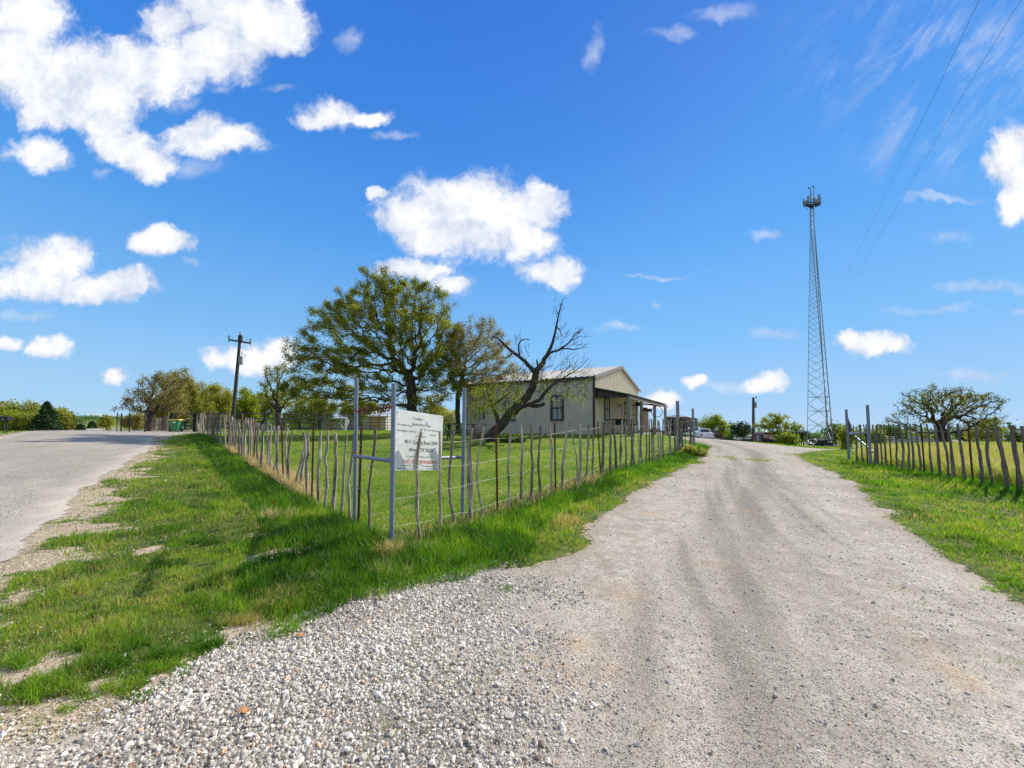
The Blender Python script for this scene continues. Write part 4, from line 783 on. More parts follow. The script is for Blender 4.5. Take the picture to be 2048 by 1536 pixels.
def picket(par,b,top,r,m,rng,mid=None,n=7,name='picket',sides=7):
    b=np.array(b,float); top=np.array(top,float); pts=[];rr=[]; k=n; bend=rng.normal(0,.020,3)*np.linalg.norm(top-b); ph=rng.uniform(0,6.28); am=rng.uniform(.004,.014); r=r*.90
    for i in range(k+1):
        t=i/k; p=b*(1-t)+top*t
        if mid is not None:
            tm=.5 if len(mid)<4 else mid[3]; q=np.array(mid[:3]); p=(b+(q-b)*(t/tm)) if t<tm else (q+(top-q)*((t-tm)/(1-tm)))
        p=p+bend*math.sin(math.pi*t)+np.array([math.sin(ph+t*9),math.cos(ph+t*8),0])*am*min(1,t*4)+rng.normal(0,.005,3)*np.array([1,1,.2]); pts.append(p); rr.append(r*(1.12-.26*t)*rng.uniform(.78,1.22))
    mb=MB(); mb.tube(pts,rr,sides)
    if b[1]<12:
        for j in range(rng.integers(1,4)):
            i=rng.integers(2,k); a_=rng.uniform(0,6.28); d=np.array([math.cos(a_),math.sin(a_)*.6,.5])*rr[i]; mb.tube([pts[i],pts[i]+d*1.7],[rr[i]*.55,rr[i]*.35],5)
    return mb.build(name,m,par,smooth=False)
def tpost(par,b,top,rng,m=None,painted=None):
    b=np.array(b,float);top=np.array(top,float); mb=MB(); d=(top-b); mb.beam(b,top,.036,.006,up=(0,1,0)); mb.beam(b+[0,.016,0],top+[0,.016,0],.006,.032,up=(0,1,0))
    for i in range(14): p=b+d*((i+.5)/14); mb.box(p+np.array([0,-.007,0]),(.014,.012,.02))
    o=mb.build('t_post',m or M_rust,par)
    if painted: m2=MB(); a=b+d*.87; m2.beam(a,top+d*.004,.040,.012,up=(0,1,0)); m2.build('painted_tip',painted,o)
    return o
def strand(par,pts,rng,barb=.12,maxd=14,r0=.0019):
    mb=MB(); Q=[]
    for a,b in zip(pts[:-1],pts[1:]):
        a=np.array(a);b=np.array(b);L_=np.linalg.norm(b-a); m=max(2,int(L_/.22))
        for i in range(m): t=i/m; Q.append(a*(1-t)+b*t+rng.normal(0,.006,3)-np.array([0,0,.012*math.sin(math.pi*t)]))
    Q.append(np.array(pts[-1])); rr=[max(r0,.00013*q[1]) for q in Q]; mb.tube(Q,rr,4,cap=False)
    for a,b in zip(Q[:-1],Q[1:]):
        if a[1]<maxd:
            for t in (.25,.75):
                p=a*(1-t)+b*t; v=rng.normal(size=3); v/=np.linalg.norm(v); mb.tube([p-v*.014,p+v*.014],.0018,3); v=np.cross(v,(0.3,.5,.8)); v/=np.linalg.norm(v); mb.tube([p-v*.012,p+v*.012],.0018,3)
    return mb.build('barbed_wire',M_wire,par)
def onl(px,A,B):
    X=(px-1024)/F; dx,dy=B[0]-A[0],B[1]-A[1]; t=(X*A[1]-A[0])/(dx-X*dy); return A[0]+dx*t,A[1]+dy*t
def stake_fence(label,A,B,items,rng,dark,wires,extra=None):
    p0=A; rt=empty('stake_fence',(A[0],A[1],tz(*A)),label,'fence'); 
    for it in items:
        kind,bx,by,tx,ty=it[:5]; x,y=onl(bx,A,B); yy=y+rng.normal(0,.015); xx=(bx-1024)/F*yy; zb=tz(xx,yy)-.10; top=P(tx,ty,yy)
        top=top+np.array([0,(0),0]); mid=None
        if len(it)>6 and it[6]: mx,my=it[6]; q=P(mx,my,yy); tm=(q[2]-zb)/(top[2]-zb); mid=(q[0],q[1],q[2],tm)
        if kind=='t': tpost(rt,(xx,yy,zb),top,rng,painted=it[5] if len(it)>5 else None,m=M_black if dark and rng.random()<.7 else None)
        elif kind=='o': tpost(rt,(xx,yy,zb),top,rng,m=M_orange)
        else: picket(rt,(xx,yy,zb),top,(it[5] if len(it)>5 and it[5] else rng.uniform(.019,.029)),(M_stickd if dark or rng.random()<(.35 if yy<10 else .5) else M_stick),rng,mid,n=9 if yy<12 else 6,sides=7 if yy<12 else 5)
    for hs in wires:
        strand(rt,[(x,y,tz(x,y)+h) for x,y,h in hs],rng)
    return rt
rng=np.random.default_rng(31)
c3=lambda x,y:(680+x/3.84,720+y/3.84)
cA=lambda x,y:(360+x/5.69,820+y/5.69)
cB=lambda x,y:(900+x/3.938,820+y/3.938)
cC=lambda x,y:(1660+x/5.278,740+y/5.278)
def it(f,k,tx,ty,bx,by,extra=None,mid=None):
    t=f(tx,ty); b=f(bx,by); return (k,b[0],b[1],t[0],t[1],extra,f(*mid) if mid else None)
left=[it(cA,'p',1890,275,1840,1330,.024),it(cA,'p',1985,255,1945,1360,.026,(1960,540)),it(cA,'p',1775,262,1745,1165,.034),it(cA,'p',1675,240,1665,1095,.029),it(cA,'p',1592,240,1580,1000,.028,(1610,560)),it(cA,'t',1520,160,1515,1050),
 it(cA,'p',1455,240,1465,910,.031,(1490,520)),it(cA,'p',1405,255,1335,930,.033,(1400,500)),it(cA,'p',1440,310,1310,930,.026),it(cA,'p',1280,225,1275,950,.024,(1240,560)),it(cA,'p',1218,210,1232,970,.026,(1200,440)),it(cA,'t',1155,150,1195,910),
 it(cA,'p',1128,180,1165,890,.024),it(cA,'p',1115,180,1108,860,.03,(1100,480)),it(cA,'p',1070,180,1065,850,.028,(1080,300)),it(cA,'p',1030,165,1015,800,.028,(1020,400)),it(cA,'p',1003,130,1000,700,.026),it(cA,'p',965,160,965,720,.028),it(cA,'p',935,165,925,690,.034),it(cA,'p',900,150,905,690,.026),it(cA,'t',862,118,850,640,M_ochre),it(cA,'p',880,150,872,660,.027)]
x=cA(850,0)[0]-2.6
k=0
while x>392:
    xx,yy=onl(x,FL[0],FL[1]); ht=(1.45+rng.normal(0,.07)); zt=tz(xx,yy)+ht; ty=849-(zt-EYE)/yy*F; tx=x+rng.normal(0,1.4)
    if k==9: left.append(('t',x,0,tx,ty-6,M_ochre))
    elif k==19: left.append(('t',x,0,tx,ty-5,M_ochre))
    elif k==31: left.append(('o',x,0,tx,ty-4))
    else: left.append(('p',x,0,tx,ty,rng.uniform(.022,.038)))
    k+=1; x-= (2.45 if k<28 else 1.85)*rng.uniform(.45,1.55)
print('left pickets',len(left))
def wl(A,B,hs,n): return [[(A[0]+(B[0]-A[0])*t,A[1]+(B[1]-A[1])*t,h+rng.normal(0,.02)) for t in np.linspace(0,1,n)] for h in hs]
stake_fence('long fence of crooked grey cedar stakes and rusty steel posts along the road verge',FL[0],FL[1],left,rng,False,wl(FL[0],FL[1],(1.28,.95,.62,.3),14))
# short run between the first two blue posts
PA=tuple(P(709,1052,6.1)[:2])
mid1=[it(c3,'t',165,520,150,1350),it(c3,'p',272,530,233,1360,.022)]
stake_fence('short two-stake fence run between the first and second blue pipe posts',PA,CORNER,mid1,rng,False,wl(PA,CORNER,(1.3,.95,.62,.32),3))
right=[it(c3,'p',625,555,632,1385,.024,(596,830)),it(c3,'p',757,548,768,1335,.020,(733,980)),it(c3,'p',868,550,888,1305,.024,(846,900)),it(c3,'p',1014,525,1010,1262,.024,(985,760)),
 it(cB,'p',176,145,166,895,.030,(148,300)),it(cB,'p',270,130,288,850,.022,(250,540)),it(cB,'t',363,115,375,800),it(cB,'p',480,142,468,790,.024,(460,500)),it(cB,'p',560,112,566,722,.030,(548,500)),it(cB,'p',637,120,632,770,.025),it(cB,'p',708,125,716,710,.026),it(cB,'p',782,112,785,690,.028,(788,420)),it(cB,'t',823,98,830,660),it(cB,'p',922,100,868,640,.032,(890,380)),
 it(cB,'p',942,98,990,560,.024,(995,430)),it(cB,'p',1022,110,1015,570,.034),it(cB,'p',1095,105,1070,532,.03),it(cB,'p',1130,150,1122,520,.026),it(cB,'t',1163,85,1184,490),it(cB,'p',1212,95,1195,490,.042),it(cB,'p',1267,85,1255,470,.032),it(cB,'p',1290,82,1302,425,.034),it(cB,'p',1357,80,1338,432,.034),it(cB,'p',1376,90,1376,402,.03),it(cB,'p',1414,80,1418,405,.03),
 it(cB,'p',1448,76,1447,400,.034),it(cB,'p',1475,82,1482,400,.03),it(cB,'p',1503,80,1516,390,.034),it(cB,'p',1549,82,1540,385,.026),it(cB,'p',1572,70,1563,380,.026),it(cB,'t',1586,68,1588,380),it(cB,'p',1603,75,1612,370,.034),it(cB,'p',1637,78,1633,385,.03),it(cB,'p',1645,90,1655,370,.03),it(cB,'p',1680,70,1683,355,.03),it(cB,'p',1720,75,1723,340,.03)]
x=cB(1745,0)[0]
while x<1388:
    xx,yy=onl(x,FR[0],FR[1]); ty=837.5+rng.normal(0,2.2); right.append(('p',x,0,x+rng.normal(0,1.2),ty,rng.uniform(.024,.034))); x+=rng.uniform(1.7,4.6)
CO2=(CORNER[0]+.07,CORNER[1]-.06)
stake_fence('fence of spaced crooked stakes and wire along the left side of the gravel driveway',CO2,FR[1],right,rng,False,wl(CO2,FR[1],(1.32,.98,.64,.27),12))
far=[it(cC,'p',243,580,268,920,.026),it(cC,'p',285,590,285,900,.022),it(cC,'p',305,575,325,930,.028),it(cC,'p',322,575,345,960,.028),it(cC,'p',352,575,375,960,.028),it(cC,'t',380,575,385,1020),it(cC,'p',450,575,460,1010,.034),it(cC,'p',493,580,495,1080,.042),it(cC,'p',525,575,532,1030,.028),it(cC,'p',572,572,592,1060,.034),it(cC,'t',622,565,635,1060),it(cC,'p',668,568,690,1060,.028),
 it(cC,'p',727,570,742,1060,.04,(745,720)),it(cC,'p',782,565,810,1110,.034),it(cC,'p',845,568,865,1110,.028),it(cC,'p',895,568,937,1140,.034,(905,760)),it(cC,'t',962,565,982,1165),it(cC,'p',1022,568,1062,1190,.028,(1035,820)),it(cC,'p',1103,575,1145,1190,.034),it(cC,'p',1162,578,1242,1210,.028),it(cC,'p',1257,568,1307,1240,.034),it(cC,'p',1347,565,1417,1250,.032),it(cC,'t',1463,560,1487,1280),it(cC,'p',1543,580,1602,1340,.036),it(cC,'p',1680,590,1695,1330,.03,(1660,800)),it(cC,'p',1745,603,1862,1365,.045),it(cC,'p',1910,580,1965,1300,.042),it(cC,'p',2030,592,2075,1380,.03),
 it(cC,'p',2150,585,2210,1440,.034),it(cC,'p',2290,585,2350,1500,.03)]
stake_fence('fence of dark leaning stakes between the right grass verge and the tan pasture',FF[0],FF[1],far,rng,True,wl(FF0,FF[1],(1.3,.98,.66,.34),14))  # stakes all in dark wood: their backlit shade is put into the colour

# ============================================================ blue pipe brace at the corner
def pipe(par,a,b,r,m=M_pipe,name='pipe_post',n=18): mb=MB(); mb.tube([a,b],r,n); o=mb.build(name,m,par,smooth=False); sm(o); return o
def sm(o,ang=50):
    me=o.data; me.polygons.foreach_set('use_smooth',[len(p.vertices)==4 for p in me.polygons])
    bm=bmesh.new(); bm.from_mesh(me)
    for e in bm.edges: e.smooth= not(len(e.link_faces)==2 and e.calc_face_angle(0)>R(ang))
    bm.to_mesh(me); bm.free()
p1=P(709,1052,6.15); p2=P(783,1097,5.07); p3=P(924,1047,6.38)
t1=P(713,755,6.15); t2=P(787.5,767,5.07); t3=P(929,776,6.38)
rt=empty('pipe_corner_brace',tuple(p2),'corner brace of three tall blue-grey steel pipe posts joined by two rails','fence post')
for a,b in((p1,t1),(p2,t2),(p3,t3)): a=a-[0,0,.2]; o=pipe(rt,a,b,.030)
pipe(rt,P(710,912,6.15),P(783,922,5.07),.0265,name='pipe_rail'); pipe(rt,P(783,919,5.07)+[-.04,.035,0],P(926,915,6.38)+[-.04,.035,0],.0265,name='pipe_rail')
def band(par,px,py,Y,r,h): c=P(px,py,Y); mb=MB(); mb.tube([c-[0,0,h/2],c+[0,0,h/2]],r,18); mb.build('rust_band',M_pipe_rust,par,smooth=False)
band(rt,786,814,5.07,.0312,.05); band(rt,712,822,6.15,.0312,.035); band(rt,711,905,6.15,.0312,.03)
# ---- house numbers cut from rusty plate on a bar between the first two posts
a=P(713,823,6.15); b=P(785,814,5.07); d=(b-a); Ld=np.linalg.norm(d); d/=Ld; nrm=np.cross(d,(0,0,1.0))
hn=empty('house_numbers',tuple(a),'rusty metal house numbers welded on a bar between two blue posts','house number')
mb=MB(); mb.tube([a,b],.008,8); mb.build('bar',M_rust,hn)
vs,fs=textmesh('4507  .4509',.165,'LEFT',.004,1.0,off=.003); vs=np.array(vs); wid=vs[:,0].max()-vs[:,0].min(); vs[:,0]=(vs[:,0]-vs[:,0].min())*(Ld*.90/wid)+Ld*.05
w3=a+d*vs[:,0:1]+np.array([0,0,1.0])*(vs[:,1:2]-.058)+nrm*vs[:,2:3]; mb=MB(); mb.add(w3,fs); mb.build('lettering',M_rust,hn)
# ---- the white site sign
TL=P(792,818,5.09); BL=P(789,940,5.09); TRr=P(886.5,832,5.84); BR=P(882,941,5.84)
sg=empty('site_sign',tuple(BL),'white rectangular notice board reading NO TRESPASSING in red, wired behind the stakes','sign')
ux=(TRr-TL); WD=np.linalg.norm((ux+(BR-BL))/2); ux/=np.linalg.norm(ux); uz=(TL-BL); HT=np.linalg.norm(uz); nrm=np.cross(ux,uz/HT); nrm/=np.linalg.norm(nrm)
if nrm[1]>0: nrm=-nrm
def sp(u,v,o=0.0):
    """sign coordinates 0..1 from bottom left"""
    return (BL*(1-u)+BR*u)*(1-v)+(TL*(1-u)+TRr*u)*v+nrm*o
M_sign=mat('white_enamel_board',(0.84,0.85,0.80),.35,(0.68,0.69,0.63),3.5,spec=.5,bump=.03,bscale=6)
mb=MB(); n_=8; V=[sp(i/n_,j,o+.006*math.sin(math.pi*i/n_)) for o in(0,-.004) for j in(0,1) for i in range(n_+1)]; m_=n_+1
fs=[(i,i+1,m_+i+1,m_+i) for i in range(n_)]+[(2*m_+i+1,2*m_+i,3*m_+i,3*m_+i+1) for i in range(n_)]+[(i+1,i,2*m_+i,2*m_+i+1) for i in range(n_)]+[(m_+i,m_+i+1,3*m_+i+1,3*m_+i) for i in range(n_)]+[(0,m_,3*m_,2*m_),(m_-1,2*m_-1,4*m_-1,3*m_-1)]
mb.add(V,fs); mb.build('board',M_sign,sg)
mb=MB()
for u,v in((.03,.95),(.97,.97),(.02,.04),(.98,.03),(.97,.25),(.03,.5)): mb.tube([sp(u,v,.001),sp(u,v,.008)],.006,8)
mb.build('bolt',M_wire,sg)
M_ink=mat('black_sign_ink',(0.03,0.035,0.045),.5); M_inkg=mat('grey_sign_ink',(0.10,0.13,0.17),.5); M_red=mat('red_sign_ink',(0.58,0.07,0.04),.5,(0.66,0.13,0.09),20); M_blue=mat('blue_sign_ink',(0.12,0.42,0.66),.5)
def write(items,m):
    for s,u0,u1,v,h in items:
        mb=MB()   # left, right, baseline, cap height (fractions of the board)
        vs,fs=textmesh(s,1,'LEFT',0,off=.005); vs=np.array(vs); vs[:,0]-=vs[:,0].min(); k=(u1-u0)/vs[:,0].max(); hh=h/0.73
        W=np.array([sp(u0+x*k,v+y*hh,.0028+.006*math.sin(math.pi*(u0+x*k))) for x,y,z in vs]); mb.add(W,fs); mb.build('lettering',m,sg)
write([('T',.335,.36,.86,.055),('ILLMAN',.365,.53,.865,.036),('I',.325,.337,.758,.055),('NFRASTRUCTURE',.345,.71,.765,.038)],M_inkg)
write([('SITE NAME: Alvord',.03,.31,.742,.026),('SITE NUMBER: TI-OPP-0127',.03,.405,.645,.026),('FCC Tower Registration #',.56,.94,.700,.026),('1313129',.69,.83,.612,.030),('SITE ADDRESS',.39,.61,.575,.022),
 ('4511 County Road 2590',.175,.88,.452,.066),('Alvord, TX 76225',.27,.78,.325,.064),('In case of Emergency, dial 911',.235,.79,.225,.026),('For Leasing Information:',.11,.41,.068,.018),('For Operational Issues:',.58,.88,.068,.018),('002.022  tillmaninfrastructure.com',.045,.45,.020,.020),('call  1-833-466-6766',.52,.90,.020,.020)],M_ink)
write([('NO TRESPASSING',.155,.885,.118,.062)],M_red)
mb=MB()
for k in range(3):
    s=.028-.006*k; v0=.835-.026*k; cx=.615
    for sg_ in(-1,1): mb.add([sp(cx,v0+.03,.006),sp(cx+sg_*s,v0,.006),sp(cx+sg_*s,v0-.012,.006),sp(cx,v0+.012,.006)],[(0,1,2,3)])
mb.build('logo',M_blue,sg)
mb=MB()
for s1 in(-1,1): mb.beam(sp(.505+s1*.020,.60,.009),sp(.505+s1*.004,.735,.009),.0022,.001,up=nrm)
for k in range(6):
    v0=.60+k*.022; w0=.020-.0028*k; w1=.020-.0028*(k+1); mb.beam(sp(.505-w0,v0,.009),sp(.505+w1,v0+.022,.009),.0018,.001,up=nrm); mb.beam(sp(.505+w0,v0,.009),sp(.505-w1,v0+.022,.009),.0018,.001,up=nrm)
mb.build('tower_drawing',M_ink,sg)
# ---- pipe posts at the driveway mouth, left and right
def gate_end(label,posts,rails,wires=()):
    b=posts[0]; x,y=(b[0]-1024)/F*b[2],b[2]; g=empty('gate_post_brace',(x,y,tz(x,y)),label,'gate post')
    for px,ty,Y_,r in posts: q=GP(px,Y_); t=P(px-((px-1024)*.0006*(900-ty)/9 if px>1024 else 0),ty,Y_); pipe(g,q-[0,0,.2],t,r,name='pipe_post')
    for (ax,ay,aY,bx,by,bY,r) in rails: pipe(g,P(ax,ay,aY),P(bx,by,bY),r,name='pipe_rail')
    return g
gate_end('two dark blue pipe posts ending the left driveway fence',[(1357,802,18.2,.075),(1387.5,817,19.9,.055)],[(1357,868,18.2,1387,868,19.9,.03)])
g=gate_end('two tall dark pipe posts with rail and diagonal brace at the right driveway gate',[(1696,819,17.1,.05),(1739,810,15.1,.05)],[(1696,868,17.1,1739,865,15.1,.045),(1700,864,17.1,1745,903,15.1,.035)])
mb=MB(); q=P(1697,836,17.1); mb.add([P(1697,835,17.05),P(1700,845,17.05),P(1706,862,17.05),P(1697,862,17.05),P(1697,835,17.11),P(1700,845,17.11),P(1706,862,17.11),P(1697,862,17.11)],[(0,1,2,3),(7,6,5,4),(0,4,5,1),(1,5,6,2),(2,6,7,3),(3,7,4,0)]); mb.build('gusset',M_dark,g)
strand(g,[P(1699,880,17),P(1712,888,16.4)],rng)
# ============================================================ corral and panels
def rails_fence(name,label,cat,pts,heights,postr,railr,m,sub=None,group=None,post_over=.08,pn='post',rn='rail'):
    p=[np.array([(px-1024)/F*Y_,Y_,0]) for px,Y_ in pts]
    for q in p: q[2]=tz(q[0],q[1])
    rt=empty(name,tuple(p[0]),label,cat,group); H=max(heights)
    for q in p: mb=MB(); mb.tube([q-[0,0,.1],q+[0,0,H+post_over]],postr,7); mb.build(pn,m,rt)
    for h in heights:
        mb=MB(); mb.tube([q+[0,0,h] for q in p],railr,5); mb.build(rn,m,rt)
    return rt
rails_fence('pipe_corral_fence','dark steel pipe corral fence running behind the stake fence','fence',[(395,32),(438,32.6),(488,33.2),(531,33.8),(568,34.4),(602,35),(650,35.6)],[1.55,1.12,.74,.32],.05,.045,M_dark)
M_panel=mat('green_grey_panel_steel',(0.09,0.13,0.15),.5,(0.16,0.20,0.22),6)
M_galv=mat('galvanised_panel_steel',(0.38,0.39,0.40),.45,(0.52,0.53,0.54),6,metal=.4)
for i,(x0,x1,Y_,lb,m) in enumerate([(633,662,33,'open teal steel gate panel in the corral',M_panel),(662,700,33.2,'teal gate panel showing the white diamond frame behind it',M_panel),(722,758,33.4,'dark stock panel left of the second blue post',M_dark),(758,792,33.8,'dark stock panel just behind the second blue post',M_panel),(700,722,33.3,'narrow stock panel behind the first blue post',M_dark),(792,905,35,'long stock panel fence behind the sign',M_galv),(905,945,36,'stock panel between the third blue post and the picnic table',M_galv)]):
    rails_fence('corral_gate',lb,'panel',[(x0,Y_),((x0+x1)/2,Y_+.1),(x1,Y_+.2)],[1.5,1.25,1.0,.75,.5,.25],.03,.018,m,group='stock panels of the corral',post_over=.03)
q=P(684,845,34.6); dg=empty('diamond_gate',(q[0],q[1],tz(q[0],q[1])),'white diamond-framed metal gate in the corral','gate'); mb=MB(); c=[P(688,834,34.6),P(698,846,34.6),P(688,859,34.6),P(679,846,34.6)]
for i in range(4): mb.tube([c[i],c[(i+1)%4]],.035,6)
mb.build('diamond',mat('white_gate_paint',(0.8,0.8,0.8),.5),dg); mb=MB()
for v in(832,838,846,853,860): mb.tube([P(660,v,34.7),P(722,v,34.7)],.018,5)
mb.build('rails',M_galv,dg)
# entry frame poles and the gate by the bin
M_white=mat('white_paint',(0.75,0.75,0.74),.5,(0.62,0.62,0.60),4)
q=GP(372,32.5); ge=empty('ranch_gate',tuple(q),'dark ranch gate with three white boards beside the green bin','gate')
mb=MB()
for px in(341,345,388,392): a=GP(px,32.3 if px<350 else 32.0); mb.tube([a,[a[0],a[1],P(px,827,a[1])[2]]],.07,6)
mb.build('post',M_black,ge); mb=MB(); 
for v in(829,838,844,851,857): mb.tube([P(343,v,32.4),P(390,v,32.2)],.03,5)
mb.build('rail',M_dark,ge); mb=MB()
for v,x0,x1 in((837.5,372,387),(848.5,372,380),(854.5,372,380)): mb.beam(P(x0,v,32.1),P(x1,v,32.1),.03,.045)
mb.build('board',M_white,ge)
for i,(px,t) in enumerate([(234.5,825),(243,827),(259.5,826),(290.5,826)]):
    a=np.array([(px-1024)/F*29,29,0]); a[2]=tz(a[0],a[1]); mb=MB(); mb.tube([a-[0,0,.1],[a[0],a[1],P(px,t,29)[2]]],.045 if i else .03,7); o=mb.build('steel_pole',M_black,None); tag(o,'%s bare dark pole of the four near the road bend'%('first','second','third','fourth')[i]+' from the left','pole','bare poles near the road bend')
# stake fence beyond the bin
A=tuple(P(340,860,33)[:2]); B=tuple(P(306,860,46)[:2]); its=[]; x=339.0
while x>309:
    oo=onl(x,A,B); its.append(('p',x,0,x+rng.normal(0,.3),849-(tz(*oo)+1.3-EYE)/oo[1]*F,.05)); x-=1.3
stake_fence('pale grey stake fence continuing beyond the green bin',A,B,its,rng,False,[])
# ---- wheelie bin
M_bin=mat('green_plastic',(0.035,0.20,0.075),.45,(0.045,0.24,0.09),3,spec=.5); M_lid=mat('yellow_plastic',(0.80,0.50,0.02),.45,(0.72,0.44,0.03),3,spec=.5)
q=GP(353,31.3); bz=P(353,864,31.3)[2]; q[2]=min(q[2],bz+.1); wb=empty('wheelie_bin',tuple(q),'green wheeled bin with a yellow lid by the ranch gate','bin',rz=.25)
def frustum(mb,c,w0,d0,w1,d1,h,ox=0):
    v=[(c[0]-w0/2,c[1]-d0/2,c[2]),(c[0]+w0/2,c[1]-d0/2,c[2]),(c[0]+w0/2,c[1]+d0/2,c[2]),(c[0]-w0/2,c[1]+d0/2,c[2]),(c[0]-w1/2+ox,c[1]-d1/2,c[2]+h),(c[0]+w1/2+ox,c[1]-d1/2,c[2]+h),(c[0]+w1/2+ox,c[1]+d1/2,c[2]+h),(c[0]-w1/2+ox,c[1]+d1/2,c[2]+h)]
    mb.add(v,[(3,2,1,0),(4,5,6,7),(0,1,5,4),(1,2,6,5),(2,3,7,6),(3,0,4,7)])
mb=MB(); frustum(mb,(0,0,.06),.46,.50,.66,.72,.84); mb.box((0,0,.88),(.72,.78,.08)); mb.build('body',M_bin,wb,local=False)
mb=MB(); frustum(mb,(0,0,.93),.80,.84,.70,.74,.09); mb.box((-.40,0,.95),(.1,.6,.05)); mb.build('lid',M_lid,wb,local=False)
for sx in(-.22,.16): mb=MB(); mb.tube([(sx,.36,.13),(sx+.09,.36,.13)],.13,14); mb.build('wheel',M_black,wb,local=False)
mb=MB(); mb.box((0.02,-.355,.78),(.20,.006,.15)); mb.build('label_sticker',M_white,wb,local=False)
# ---- mailbox
q=P(11,863,24.5); q[2]=tz(q[0],q[1]); mbx=empty('mailbox',(q[0],q[1],q[2]),'black mailbox on two thin legs at the left road edge','mailbox')
zt=P(11,841,24.5)[2]-q[2]; mb=MB(); poly=[(-.14,0),(.14,0),(.14,.14)]+[(.14*math.cos(a),.14+.12*math.sin(a)) for a in np.linspace(.3,2.84,7)]+[(-.14,.14)]
mb.prism(poly,(0,0,zt),(0,1,0),(0,0,1),(1,0,0),-.27,.27); mb.build('box',M_black,mbx,local=False); 
for sx in(-.12,.1): mb=MB(); mb.box((sx,0,zt/2),(.045,.045,zt)); mb.build('leg',M_black,mbx,local=False)
mb=MB(); mb.box((0,-.145,zt+.06),(.16,.005,.05)); mb.build('number_plate',M_galv,mbx,local=False)

# ============================================================ THE METAL BARN
C0=np.array([5.02,24.0]); gd=np.array([.505,.863]); gd/=np.linalg.norm(gd); ld=np.array([-gd[1],gd[0]]); od=-ld; BZ=.98; EV=4.58; LG=12.2; LL=9.9; PK=5.93
bn=empty('metal_barn',(C0[0],C0[1],BZ),'cream ribbed metal barn with gabled roof and lean-to timber porch','barn',rz=0)
def bp(s,t,z,w=0.0):
    """s along the gable wall, t along the long wall, w outwards from the gable wall"""
    q=C0+gd*s+ld*t+od*w; return np.array([q[0],q[1],z])
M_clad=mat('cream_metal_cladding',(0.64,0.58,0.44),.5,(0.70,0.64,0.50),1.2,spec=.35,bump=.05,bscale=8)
M_cladg=mat('shade_toned_cladding',(0.50,0.475,0.41),.5,(0.57,0.54,0.465),1.2,spec=.35)  # same cladding; the long wall's shade is put into this greyer tone
M_roof=mat('pale_ribbed_roof',(0.40,0.385,0.345),.5,(0.47,0.45,0.40),1.5,spec=.3)
M_trim=mat('dark_brown_trim',(0.040,0.034,0.034),.5,(0.06,0.05,0.05),5); M_rake=mat('taupe_rake_trim',(0.24,0.20,0.19),.5,(0.28,0.24,0.22),5)
M_timber=mat('weathered_porch_timber',(0.16,0.14,0.125),.85,(0.28,0.25,0.23),6,bump=.5,stretch=(1,1,.2)); M_dtim=mat('dark_charred_boards',(0.018,0.018,0.022),.75,(0.07,0.07,0.08),8,bump=.5,stretch=(1,1,.15))
M_glass=mat('window_glass',(0.02,0.035,0.04),.06,(0.09,0.13,0.14),2.2,spec=.8); M_tan=mat('tan_door_paint',(0.48,0.30,0.17),.55,(0.55,0.36,0.22),3)
# long wall: sheet with raised ribs, as one corrugated profile
def ribbed(name,f,L_,top,m,pitch=.36,rib=.10,h=.075,bot=0.0,bz=None):
    """f(a,z,o): a along wall, o outwards. top(a): height"""
    mb=MB(); xs=[]
    a=0
    while a<L_-.02:
        xs+= [(a,0),(a+rib*.35,h),(a+rib,h),(a+rib*1.35,0)]; 
        for k in (.33,.66): xs+=[(a+pitch*k,0),(a+pitch*k+.01,.008),(a+pitch*k+.03,.008),(a+pitch*k+.04,0)]
        a+=pitch
    xs=[q for q in xs if q[0]<L_]+[(L_,0)]; b0=BZ-.05 if bz is None else bz
    V=[];Fq=[]
    for i,(a,o) in enumerate(xs): V+=[f(a,b0,o),f(a,top(a),o)]
    for i in range(len(xs)-1): Fq.append((2*i,2*i+2,2*i+3,2*i+1))
    mb.add(V,Fq); return mb.build(name,m,bn)
lng=lambda a,z,o: (lambda q:np.array([q[0],q[1],z]))(C0+ld*a-gd*o)
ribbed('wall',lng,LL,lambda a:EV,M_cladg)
gab=lambda a,z,o: bp(a,0,z,o)
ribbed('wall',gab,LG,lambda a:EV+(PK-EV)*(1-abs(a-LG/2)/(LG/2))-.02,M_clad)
mb=MB(); mb.quad(bp(LG,0,BZ),bp(LG,LL,BZ),bp(LG,LL,EV),bp(LG,0,EV)); mb.build('wall',M_clad,bn)
mb=MB(); mb.add([bp(0,LL,BZ),bp(LG,LL,BZ),bp(LG,LL,EV),bp(LG/2,LL,PK),bp(0,LL,EV)],[(0,1,2,3,4)]); mb.build('wall',M_clad,bn)
mb=MB()
for (a,b) in ((bp(-.05,-.02,BZ-.25),bp(-.05,LL,BZ-.25)),): mb.beam(a+[0,0,.12],b+[0,0,.12],.06,.28)
mb.beam(bp(0,0,BZ-.13,.05),bp(LG,0,BZ-.13,.05),.08,.28); mb.build('foundation',mat('concrete',(0.30,0.29,0.27),.9,(0.38,0.37,0.34),4),bn)
